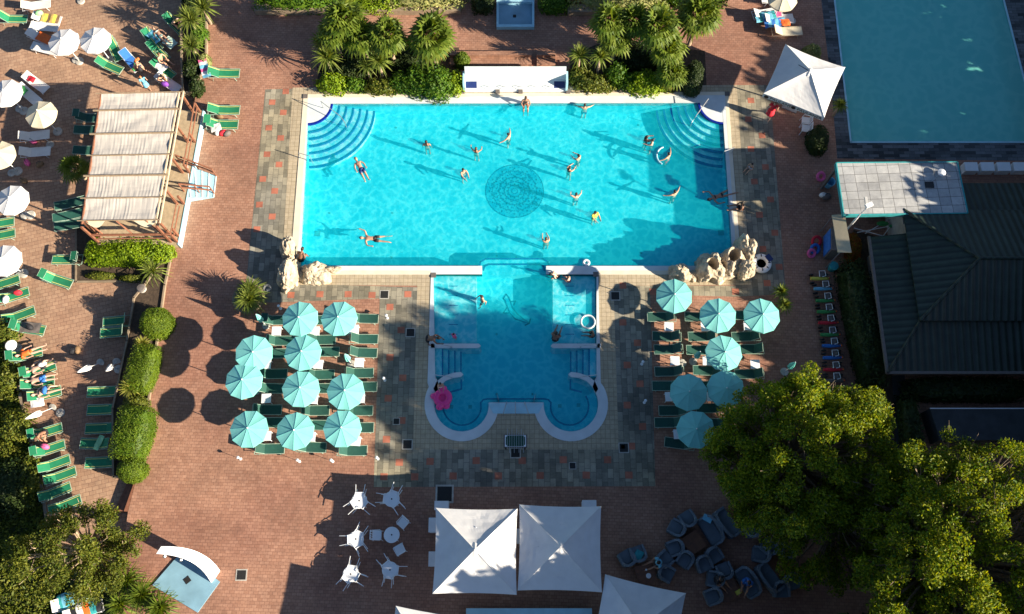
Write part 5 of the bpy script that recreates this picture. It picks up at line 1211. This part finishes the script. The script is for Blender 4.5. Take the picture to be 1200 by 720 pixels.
PL=[(403,24,3.3,1.15,'tallest fan palm at the left end of the left palm bed'),(424,44,2.6,1.05,'fan palm with drooping yellow fronds in the left palm bed'),(455,42,3.0,1.05,'fan palm in the middle of the left palm bed'),(506,43,2.8,1.35,'broad fan palm at the right of the left palm bed'),(391,40,2.6,.9,'small fan palm behind the big yucca in the left palm bed'),
    (714,27,3.3,1.05,'leftmost tall fan palm in the right palm bed'),(742,26,3.2,1.0,'second tall fan palm in the right palm bed'),(771,32,3.4,1.15,'third tall fan palm with pale fronds in the right palm bed'),(818,18,3.4,1.25,'fan palm with a bare leaning trunk at the right end'),(782,58,2.3,1.0,'shaggy fan palm in the front of the right palm bed'),(787,86,1.4,.85,'small shaggy fan palm beside the dark clipped column'),(722,47,2.4,.9,'low fan palm below the leftmost tall one in the right bed')]
for i,(a,b,h,rd,l) in enumerate(PL):
    p=at(a,b,0,h); r=empty('fan_palm',l,'palm',p,0,pg); palm_builder(h,rd*1.15,n=56,seed=i,dry=18 if i in(1,2,3,9,10) else 8,lean=(.0,.0) if i!=8 else (.1,.1))(r)
r=empty('fan_palm','short bright fan palm in the shade left of the pergola','palm',at(88,197,ZL,ZL+1.6),0,pg); palm_builder(1.6,.95,n=26,seed=40,dry=2)(r)
YL=[(383,68,1.5,1.05,1,110,'yucca','big pale yucca at the left tip of the left palm bed',0),(376,50,1.7,.8,1,80,'yucca','smaller yucca behind the big pale one',0),(444,72,1.7,.9,1,100,'yucca','yucca in the centre of the left palm bed',0),(703,67,1.9,.75,1,90,'yucca','yucca on a thin pale stem in the right palm bed',0),(679,66,1.6,.9,1,90,'yucca','dark yucca at the left end of the right palm bed',0),
    (222,22,1.6,1.0,2,80,'yucca','double headed yucca at the top of the left kerb',0),(238,10,1.5,1.0,1,90,'yucca','dark yucca at the top edge beside the double headed one',0),(224,54,1.0,.85,1,90,'yucca','yellowish yucca above the flowering shrub',0),
    (984,124,1.2,.55,1,70,'yucca','small yucca between the logo parasol and the second pool',0),(915,342,.7,.55,1,70,'yucca','upper spiky plant right of the right parasol field',0),(919,358,.6,.55,1,70,'yucca','lower spiky plant right of the right parasol field',0),(430,78,1.2,.7,1,80,'yucca','shaded yucca left of the centre one in the left bed',0)]
for i,(a,b,h,rd,hd,n,m,l,z0) in enumerate(YL):
    r=empty('yucca',l,'yucca',at(a,b,z0,z0+h),0,'yuccas around the pool'); yucca_builder(h,rd*1.1,n,m,heads=hd,seed=i+5,wid=.06,droop=.45)(r)
r=empty('potted_yucca','bushy yucca in a round stone pot left of the parasol field','yucca',at(288,346,0,.9),0); yucca_builder(.85,1.0,130,'yucca',heads=3,seed=77,wid=.055)(r); MB().lathe([(.55,0),(.85,.3),(.9,.4),(.78,.4),(.7,.36),(0,.36)],22).build('pot','kerb',r)
for a,b,rd,l in ((167,404,.56,'upper bright agave in the planter strip'),(153,454,.72,'lower bright agave in the planter strip')):
    r=empty('agave',l,'agave',at(a,b,0,.55),0,'bright agaves'); yucca_builder(.5,rd,80,'agave',heads=1,seed=int(a),wid=.07,droop=.1)(r)
r=empty('spiky_grass_plant','loose spiky plant below the bright hedge','plant',at(179,318,ZL,.3),0); yucca_builder(.8,1.15,60,'yucca',heads=1,seed=91,wid=.05,droop=.7)(r)
for i,(a,b,w_,l) in enumerate(((222,78,1.1,'dark shrub between the yuccas and the kerb end'),(228,98,1.0,'dark shrub at the kerb end beside the pergola'),(231,38,1.2,'dark shrub among the yuccas at the top of the kerb'),(222,2,1.3,'dark shrub at the top edge beside the yuccas'))):
    hedge('shrub',l,'shrub',a,b,w_,w_*1.4,.8,'leaf_bush' if i==2 else 'leaf_dark',box=False,size=.13,rough=.25,group='dark shrubs in the top left bed')
for i,(a,b,rd,l) in enumerate(((148,680,1.1,'dark strap leaved plant left of the shower tray'),(165,697,1.2,'dark strap leaved plant below left of the shower tray'),(187,712,1.2,'dark strap leaved plant at the bottom edge below the shower'),(140,708,1.1,'dark strap leaved plant at the bottom edge beside the towels'))):
    r=empty('strap_leaved_plant',l,'plant',at(a,b,0,.4),0,'dark strap leaved plants'); yucca_builder(.25,rd,100,'leaf_dark' if False else 'palm',heads=1,seed=i+60,wid=.05,droop=.8)(r)
hedge('flowering_shrub','small pale flowering shrub at the end of the kerb','shrub',238,68,.8,1.0,.8,'leaf_pale',box=False,size=.1)
hedge('flower_bed_shrub','red and yellow leaved shrub beside the beige awning','shrub',1003,287,.9,1.9,1.2,'leaf_aut',box=False,size=.13)
hedge('hedge','tall dark hedge between the kart row and the green roof','hedge',1015,375,1.5,7.2,1.9,'leaf_dark',rz=R(4),size=.15,dens=90)
hedge('hedge','dark hedge along the lower side of the green roofed building','hedge',1140,455,7,1.3,1.2,'leaf_dark',size=.15,dens=80)
hedge('hedge','dark hedge at the left end of the grey panel','hedge',1072,510,1.0,4.5,1.2,'leaf_dark',size=.15,dens=80)
# grassy slope at the lower left
gs=struct(MB().prism(xy([(-140,300),(-20,330),(5,395),(24,460),(38,520),(52,580),(60,640),(152,645),(150,800),(-140,800)],ZL)[::-1],-.56,ZL+.01).build('grass_slope','grass'))
ribbon(xy([(-20,330),(3,380),(5,395),(24,460),(38,520),(52,580),(60,640)],ZL),ZL+.08,.16,'kerb',gs,'kerb',h=.16)
pts=[];nr=[]
for k in range(26000):
    t=rng.uniform(); y=300+440*t; xe=np.interp(y,[300,330,395,460,520,580,640,760],[-60,-20,5,24,38,52,60,120]); x=rng.uniform(-75,xe-3); p=G(x,y,ZL+.1); hh=.35*abs(noise.noise(Vector((p.x*.8,p.y*.8,3))))+.1; pts.append((p.x,p.y,ZL+.05+hh*rng.uniform())); 
o=leafobj('rough_grass',np.array(pts),.22,'leaf_left',up=.3,aspect=.35); tag(o,'rough overgrown grass and weeds along the left terrace edge','grass',kind='stuff')
for a,b,w_,d_,h,l in ((4,385,1.6,1.6,.9,'yellow green bush at the left edge above the round table'),(6,440,1.6,2.2,.9,'yellow green bush at the left edge beside the sunbathers'),(14,500,2.0,2.6,.8,'rough bush at the left edge beside the slanted row'),(30,560,1.6,3.2,.8,'rough bush along the kerb below the slanted row'),(5,570,2.6,3.4,1.2,'dark bush at the lower left edge')):
    hedge('rough_bush',l,'bush',a,b,w_,d_,h,'leaf_left' if 'dark' not in l else 'leaf_dark',z0=ZL,box=False,size=.14,dens=100,group='bushes on the left edge',rough=.3)
# ================================================================= TREES
tree('sparse golden green tree with bare twigs at the lower left',at(119,648,ZL),3.1,2.2,3.2,1.3,nclump=64,per=520,leaf=.12,m='leaf_left',seed=11,cl=.55,trunk=.2,name='pine_tree',barkm='palebark')
tree('large yellow green tree over the right parasol field',at(903,554,0),4.3,3.9,5.4,3.1,nclump=330,per=430,leaf=.13,m='leaf_big',seed=21,cl=.58,trunk=.3)
tree('large yellow green tree filling the lower right corner',at(1062,662,0),5.0,4.6,7.6,3.6,nclump=340,per=430,leaf=.13,m='leaf_big',seed=31,cl=.6,trunk=.32)
tree('dark shaded tree joining the two big trees at the right',at(968,615,0),3.6,3.0,3.0,2.0,nclump=120,per=300,leaf=.15,m='leaf_big',seed=41,cl=.6,trunk=.25)
OFF=[(1430,400,4.5,9.2),(1420,500,4.5,9.2),(1325,420,4.3,7.9),(1350,640,5.0,8.6),(1330,480,4.6,8.0),(1360,360,5,8.3),(1390,240,4.5,10),(1400,120,4.5,9.5),(1410,0,4.5,9),(1410,-130,4.5,9),(1330,760,6,13),(1180,840,6,12),(1010,860,4.6,9.8),(850,890,4.5,7.5),(1340,900,6,12.5)]
for i,(a,b,rr,hh) in enumerate(OFF):
    p=at(a,b,0); tree('tall grove tree beyond the picture, %s in its row'%(ORD+['thirteenth','fourteenth','fifteenth','sixteenth','seventeenth','eighteenth','nineteenth'])[i],p,rr,rr,hh*.6,hh*.4,nclump=75,per=150,leaf=.75,m='leaf_far',seed=50+i,cl=1.5,group='grove beyond the right and lower edges',name='grove_tree')
# ================================================================= RIGHT BUILDINGS
fr=empty('flat_roof_shelter','flat roofed shelter with grey slabs, skylight hole and aerial lamp','shelter',(0,0,0)); ZF=3.0
q=xy([(980,191),(1122,190),(1134,250),(989,252)],ZF); MB().prism(q[::-1],ZF-.28,ZF,bottom=True).build('roof','rooftile',fr)
ribbon(q,ZF-.12,.06,'c_teal',fr,'edge_trim',h=.3,closed=True)
iq=[Vector((*p,0)) for p in q]; cc=sum(iq,Vector())/4; wq=[cc+(p-cc)*.62+Vector((1.2,.6,0)) for p in iq]; MB().prism([(p.x,p.y) for p in wq][::-1],0,ZF-.29).build('wall','c_grey',fr)
for p in iq: a=cc+(p-cc)*.95; MB().box((a.x,a.y,(ZF-.3)/2),(.12,.12,ZF-.3)).build('post','c_grey',fr)
p=G(1089,217,ZF); MB().box((p.x,p.y,ZF+.03),(.45,.35,.06)).build('skylight','black',fr)
p=G(1104,202,ZF+.3); MB().tube([(p.x-.5,p.y-.4,ZF),(p.x,p.y,ZF+.25)],.03,5).build('flue','metal',fr); MB().lathe([(.2,0),(.22,.06),(.05,.12)],14,(p.x,p.y,ZF+.22)).build('vent_cap','plas',fr)
ml=empty('floodlight_mast','white floodlight mast leaning over the edge of the flat roof','floodlight',(0,0,0)); p=G(1003,257,3.0); q_=G(1018,241,4.0)
MB().tube([(p.x,p.y,0),(p.x,p.y,3.1),(q_.x,q_.y,4.0)],.06,6).build('mast','white',ml); MB().box((q_.x,q_.y,4.05),(.4,.22,.14),rz=.4).build('lamp_head','white',ml); p2=G(1015,235,4.1); MB().box((p2.x,p2.y,4.1),(.14,.36,.12)).build('lamp_head','glasst',ml)
aw=empty('awning','beige awning over a side door beside the flat roof','awning',(0,0,0)); q=[G(975,252,2.3),G(990,251,2.5),G(998,296,2.5),G(982,296,2.3)]
mb=MB(); mb.add([tuple(v) for v in q]+[(v.x,v.y,v.z-.06) for v in q],[(3,2,1,0),(4,5,6,7),(0,1,5,4),(1,2,6,5),(2,3,7,6),(3,0,4,7)]); mb.build('cloth','awn',aw)
for v in q[0],q[3]: MB().tube([(v.x+.1,v.y,0),(v.x+.1,v.y,v.z-.05)],.03,6).build('post','metal',aw)
q=xy([(990,250),(1040,252),(1036,264),(992,262)]); 
db_=empty('drinks_cooler','tall blue white cooler under the beige awning','cooler',at(977,283,0,1.0),R(-6)); MB().box((0,0,.7),(.5,1.4,1.4)).build('cabinet','c_grey',db_); MB().box((-.27,0,.7),(.03,1.2,1.2)).build('glass_door','c_blue',db_)
# green roofed building
gb=empty('green_roof_building','building with a two tier dark green ribbed metal hip roof','building',(0,0,0))
P1=G(1148,303,4.0); P2=G(1400,303,4.0); zu=2.9
ua=G(1052,225,zu); ub_=G(1078,376,zu); uc=G(1420,380,zu); ud=G(1420,207,zu); ue=G(1075,207,zu)
def face(L,m,name,th=.08,par=gb): 
    mb=MB(); n=len(L); mb.add([tuple(v) for v in L]+[(v.x,v.y,v.z-th) for v in L],[tuple(range(n)),tuple(range(n,2*n))[::-1]]+[(i,(i+1)%n,n+(i+1)%n,n+i) for i in range(n)]); return mb.build(name,m,par)
uxy=lambda v,z: Vector((v.x,v.y,z))
WNW=uxy(ua,zu); WSW=uxy(ub_,zu); WNW=Vector((WSW.x,G(1052,246,zu).y,zu)); WSW=Vector((WSW.x,ub_.y,zu)); SE_=Vector((uc.x,ub_.y,zu)); NE_=Vector((uc.x,WNW.y,zu)); R1=Vector((P1.x,P1.y,4.0)); R2=Vector((P2.x,P1.y,4.0))
face([WSW,R1,WNW],'riby','roof_west'); face([SE_,R2,R1,WSW],'ribx','roof_south'); face([WNW,R1,R2,NE_],'ribx','roof_north')
for a,b in ((R1,R2),(R1,WSW),(R1,WNW)): MB().tube([a+Vector((0,0,.04)),b+Vector((0,0,.04))],.09,6).build('ridge_cap','ribx',gb)
zi,zo=2.65,2.1
il=[Vector((WNW.x+.3,WNW.y-.6,zi)),Vector((WSW.x+.3,WSW.y+.3,zi)),Vector((SE_.x,WSW.y+.3,zi))]
o0=G(1012,278,zo); o1=G(1040,437,zo); OL=[Vector((o1.x,o0.y,zo)),Vector((o1.x,o1.y,zo)),Vector((SE_.x,o1.y,zo))]; il[0]=Vector((il[1].x,o0.y,zi))
face([OL[1],il[1],il[0],OL[0]],'riby','skirt_roof_west'); face([OL[1],OL[2],il[2],il[1]],'ribx','skirt_roof_south')
MB().tube([il[1]+Vector((0,0,.05)),OL[1]+Vector((0,0,.05))],.08,6).build('ridge_cap','ribx',gb)
ribbon([(OL[0].x,OL[0].y),(OL[1].x,OL[1].y),(OL[2].x,OL[2].y)],zo-.02,.14,'c_grey',gb,'gutter',h=.14)
NS=[Vector((WNW.x+.1,WNW.y-.05,zi)),Vector((SE_.x,WNW.y-.05,zi)),Vector((SE_.x,ud.y,zo)),Vector((WNW.x+.1,ud.y,zo))]; face([NS[0],NS[1],NS[2],NS[3]],'ribx','skirt_roof_north')
wl=[(OL[1].x+.6,OL[1].y+.6),(OL[2].x,OL[1].y+.6),(OL[2].x,ud.y-.6),(il[1].x,ud.y-.6),(il[1].x,o0.y-.4),(OL[1].x+.6,o0.y-.4)]; MB().prism(wl,0,zo-.05,sides=True).build('wall','conc',gb)
MB().prism([(il[1].x,il[1].y),(il[2].x,il[1].y),(il[2].x,NE_.y-.5),(il[1].x,NE_.y-.5)],zo-.1,zu-.1).build('upper_wall','conc',gb)
for i in range(5):
    a=G(1125+i*19,195); b=G(1142+i*19,205); tag(MB().box(((a.x+b.x)/2,(a.y+b.y)/2,.25),(b.x-a.x,a.y-b.y,.5)).build('white_block','white'),'pale wall block beyond the flat roof, %s from the left'%ORD[i],'wall block',group='pale wall blocks behind the green roof')
sp_=empty('side_panel_roof','low dark grey flat roof with a pale edge at the right edge','roof',(0,0,0)); q=xy([(1090,479),(1300,479),(1300,516),(1102,516)],1.2); MB().prism(q[::-1],0,1.2).build('slab','asph',sp_); ribbon([q[0],q[1]],1.22,.06,'white',sp_,'edge_trim',h=.05)
struct(MB().prism(xy([(1036,440),(1060,440),(1080,720),(1050,720)])[::-1],0,.01).build('side_path','asph'))
# climbing frame / green parasols under the roofs
gp=empty('folded_deckchairs','pile of green and white folded deckchairs below the flat roof','deckchairs',at(1020,272))
for i,(x,y,a) in enumerate(((0,0,.1),(.3,.2,.5),(-.3,-.2,-.4),(.6,-.3,.9))): MB().tube([(x-.8*math.cos(a),y-.8*math.sin(a),.1+.1*i),(x+.8*math.cos(a),y+.8*math.sin(a),.6)],.025,5).build('pole','white',gp)
for x,y,s in ((.5,.25,.5),(1.1,.1,.4),(1.2,.4,.35)): MB().ell((x,y,.6),(s*.7,s*.3,.1)).build('green_cloth','c_green',gp)
# karts
KC=['c_yellow','c_lblue','c_green','c_green','c_red','c_green','c_blue','c_blue','c_red','c_grey']
KP=[(961,326),(965,338),(967.5,352),(969,365),(971,378),(973,392),(975,405),(976,419),(977,433),(978,446)]
def kart(c):
    def b(r):
        MB().tube([(-.5,0,.22),(-.1,0,.2),(.55,0,.24)],[.09,.11,.06],8).build('body',c,r)
        for x,w_ in ((-.42,.24),(.38,.26)):
            for s in (1,-1):
                m=MB(); m.lathe([(.13,-.03),(.14,0),(.13,.03)],12); m.v=[(p[0]+x,p[2]+s*w_,p[1]+.14) for p in m.v]; m.build('wheel','black',r)
        MB().tube([(-.05,.03,.42),(-.05,.37,.42),(.25,.37,.46),(.28,.08,.46),(.1,.03,.42)],.022,5).build('seat_frame','plas',r)
        MB().box((.1,.2,.36),(.28,.28,.05)).build('seat','c_grey',r); MB().torus((.42,.0,.5),.12,.015,14,5).build('steering_wheel','black',r)
        MB().ell((.52,0,.26),(.06,.06,.05)).build('headlight','c_orange',r)
    return b
for i,((a,b),c) in enumerate(zip(KP,KC)):
    inst('kart'+c,kart(c),'pedal_kart','%s pedal kart, %s from the top of the parked row'%({'c_yellow':'yellow','c_lblue':'light blue','c_green':'green','c_red':'red','c_blue':'blue','c_grey':'grey'}[c],ORD[i]),'pedal kart',at(a,b,0,.3),0,group='pedal karts parked in a row')
for a,b,c,Rm,l in ((962,207,'c_pink',.22,'pale pink swim ring leaning beside the flat roofed shelter'),(957,283,'c_red',.26,'red swim ring in the pile beside the awning'),(955,292,'c_blue',.24,'blue swim ring in the pile beside the awning'),(951,297,'c_pink',.2,'pink swim ring at the bottom of the pile beside the awning')):
    o=MB().torus((0,0,0),Rm,.09,22,8).build('swim_ring',c,None,at(a,b,.2),0); o.rotation_euler=(.5,.3,0); tag(o,l,'swim ring')
o=MB().lathe([(.2,0),(.28,.55),(.25,.55),(.19,.05)],18).build('waste_tub','c_lblue',None,at(972,215,0,.3)); tag(o,'round pale blue tub beside the flat roofed shelter','tub')
o=MB().lathe([(.2,0),(.26,.5),(.1,.52)],16).build('dark_tub','c_teal',None,at(976,313,0,.3)); tag(o,'dark teal tub above the kart row','tub')
inst('bag_c_grey','x','bag','dark sports bag left of the flat roofed shelter','bag',at(967,232,0),s=1.3,group='bags and hats'); inst('bag_c_white','x','bag','pale bag just left of the dark sports bag','bag',at(964,230,.1),group='bags and hats')
# ================================================================= PEOPLE
ww=-1.25
def ps(px,py,z=ww,h=1.0): return at(px,py,z,z+h)
W_=[('woman with long dark hair standing in the upper left of the big pool',500,170,'stand',90,1,'hairk','c_black',True),
 ('bather with both arms raised left of the round mosaic',558,178,'arms_up',80,0,'hairb','c_black',True),
 ('man with arms spread above the round mosaic',596,161,'arms_out',150,0,'hairk','c_black',False),
 ('dark haired bather hunched left of the round mosaic',543,202,'reach',-60,0,'hairk','navy',False),
 ('bather leaning on the top pool edge right of the seated one',685,127,'arms_out',90,0,'hairk','navy',False),
 ('upper bather of the pair right of the mosaic',678,186,'reach',140,0,'hairk','c_black',False),
 ('lower bather of the pair right of the mosaic',667,200,'reach',50,0,'hairk','c_black',True),
 ('bather with one arm up right of the round mosaic',675,231,'arms_up',100,2,'hairk','navy',False),
 ('bather in a yellow top right of the round mosaic',697,252,'reach',-60,0,'hairk','c_yellow',False),
 ('bather near the bottom edge of the big pool',640,283,'reach',100,0,'hairb','c_brown',False),
 ('left bather of the hugging pair at the right of the big pool',757,164,'reach',20,3,'hairk','c_black',True),
 ('right bather of the hugging pair at the right of the big pool',764,168,'reach',170,2,'hairk','c_black',False),
 ('bather inside the curved noodle',783,184,'arms_out',140,0,'hairk','c_red',False),
 ('bather stretching alone near the right end of the big pool',790,228,'arms_out',120,0,'hairk','c_black',False)]
for l,a,b,po,g,sk,ha,su,fe in W_:
    person(l,po,ps(a,b,ww+(.0),1.2),R(g),sk,ha,su,fe,shirt='c_yellow' if 'yellow' in l else None,s=.92,group='bathers in the big pool')
person('man floating on his back in dark trunks at the left of the big pool','lie',at(424,200,-.22),R(118),0,'hairb','navy',False,group='bathers in the big pool')
person('man swimming near the lower left corner of the big pool','swim',at(440,281,-.22),R(176),0,'hairb','c_black',False,group='bathers in the big pool')
person('swimmer in black stretched at the right edge of the big pool','swim',at(845,230,-.15),R(200),1,'hairk','c_black',True,group='bathers in the big pool')
person('woman with long hair sitting on the top edge of the pool','sit_edge',at(616,122,-.02),R(-90),1,'hairb','c_black',True)
person('dark tanned bather sitting on the right edge of the big pool','sit',at(869,246,.0),R(175),3,'hairk','c_black',False)
person('child crouching on the stone slabs right of the pool','sit',at(880,197,0),R(-140),0,'hairk','c_white',False,s=.7)
person('person wrapped in red walking left of the logo parasol','walk',at(900,138,0),R(-120),2,'hairb','c_red',True,shirt='c_red',dress='c_red')
person('left child kneeling on the right shelf of the small pool','sit_lean',at(654,324,-.2),R(190),2,'hairk','c_black',False,s=.85)
person('right child sitting on the right shelf of the small pool','sit',at(667,330,-.2),R(150),2,'hairb','c_red',False,s=.65)
person('bather wading over the left shelf of the small pool','walk',at(566,358,-.6),R(200),0,'hairk','c_teal',False,s=.9)
person('tanned man stepping at the left edge of the small pool','bend',at(503,402,0),R(-10),3,'hairk','c_black',False)
person('small child in pink on the left shelf of the small pool','stand',at(533,398,-.2),R(60),0,'hairk','c_pink',False,shirt='c_pink',s=.6)
person('tanned man sitting on the low wall of the small pool','sit',at(650,399,.03),R(70),3,'hairk','c_black',False)
person('dark child sitting at the right edge of the small pool','sit',at(695,394,.03),R(170),3,'hairk','c_black',False,s=.75)
person('fair child holding the pink float','reach',at(518,456,-.45),R(-80),0,'hairk','c_white',False,s=.75)
person('person sitting between the left corner rocks','sit_lean',at(352,306,.05),R(60),3,'hairk','c_black',False)
zb=ZL+.32
gS='sunbathers on the left terrace'
person('shaded bather lying near the double headed yucca','sit_lean',at(205,27,zb),R(-45),2,'hairb','c_black',False,group=gS)
person('bather lying between the teal towel and the mint towel','lie',at(190,44,zb+.05),R(135),0,'hairb','c_mint',True,group=gS)
person('bather bent over on the lounger with white towels','sit',at(190,72,zb+.05),R(-30),0,'hairb','c_black',False,group=gS)
person('dark haired bather leaning over the purple bag','sit_lean',at(188,92,zb),R(-40),0,'hairk','c_black',False,group=gS)
person('ginger haired woman crouching beside the blue lounger','sit_lean',at(158,82,zb),R(30),0,'hairr','c_green',True,group=gS)
person('child wrapped in a blue towel beside the ginger haired woman','walk',at(174,104,ZL),R(-60),0,'hairr','c_lblue',False,shirt='c_lblue',dress='c_lblue',s=.75,group=gS)
person('woman in an orange swimsuit lying on the uppermost of the left loungers','lie',at(38,413,zb+.1),R(198),2,'hairb','c_orange',True,shirt='c_orange',group=gS)
person('tanned bather in black lying below the woman in orange','lie_up',at(50,430,zb+.08),R(205),2,'hairk','c_black',False,group=gS)
person('sunbather with dark shoes lying third below the orange one','lie',at(50,445,zb+.08),R(190),2,'hairk','c_blue',False,group=gS)
person('sunbather with raised knees lying fourth below the orange one','lie_up',at(57,459,zb+.08),R(197),2,'hairk','c_black',True,group=gS)
person('bather sitting up bent on the first lounger of the slanted row','sit_lean',at(54,506,zb),R(-100),1,'hairb','c_black',False,group=gS)
person('person in a turquoise shirt sitting at a brown table','sit',at(772,659,.42),R(200),1,'hairk','c_grey',False,shirt='c_lblue')
person('visitor in dark clothes sitting in a rattan armchair','sit',at(839,678,.42),R(-45),1,'hairk','c_black',False,shirt='c_black')
person('visitor in blue sitting on a rattan sofa','sit',at(874,680,.42),R(-110),1,'hairk','c_blue',False,shirt='c_blue')
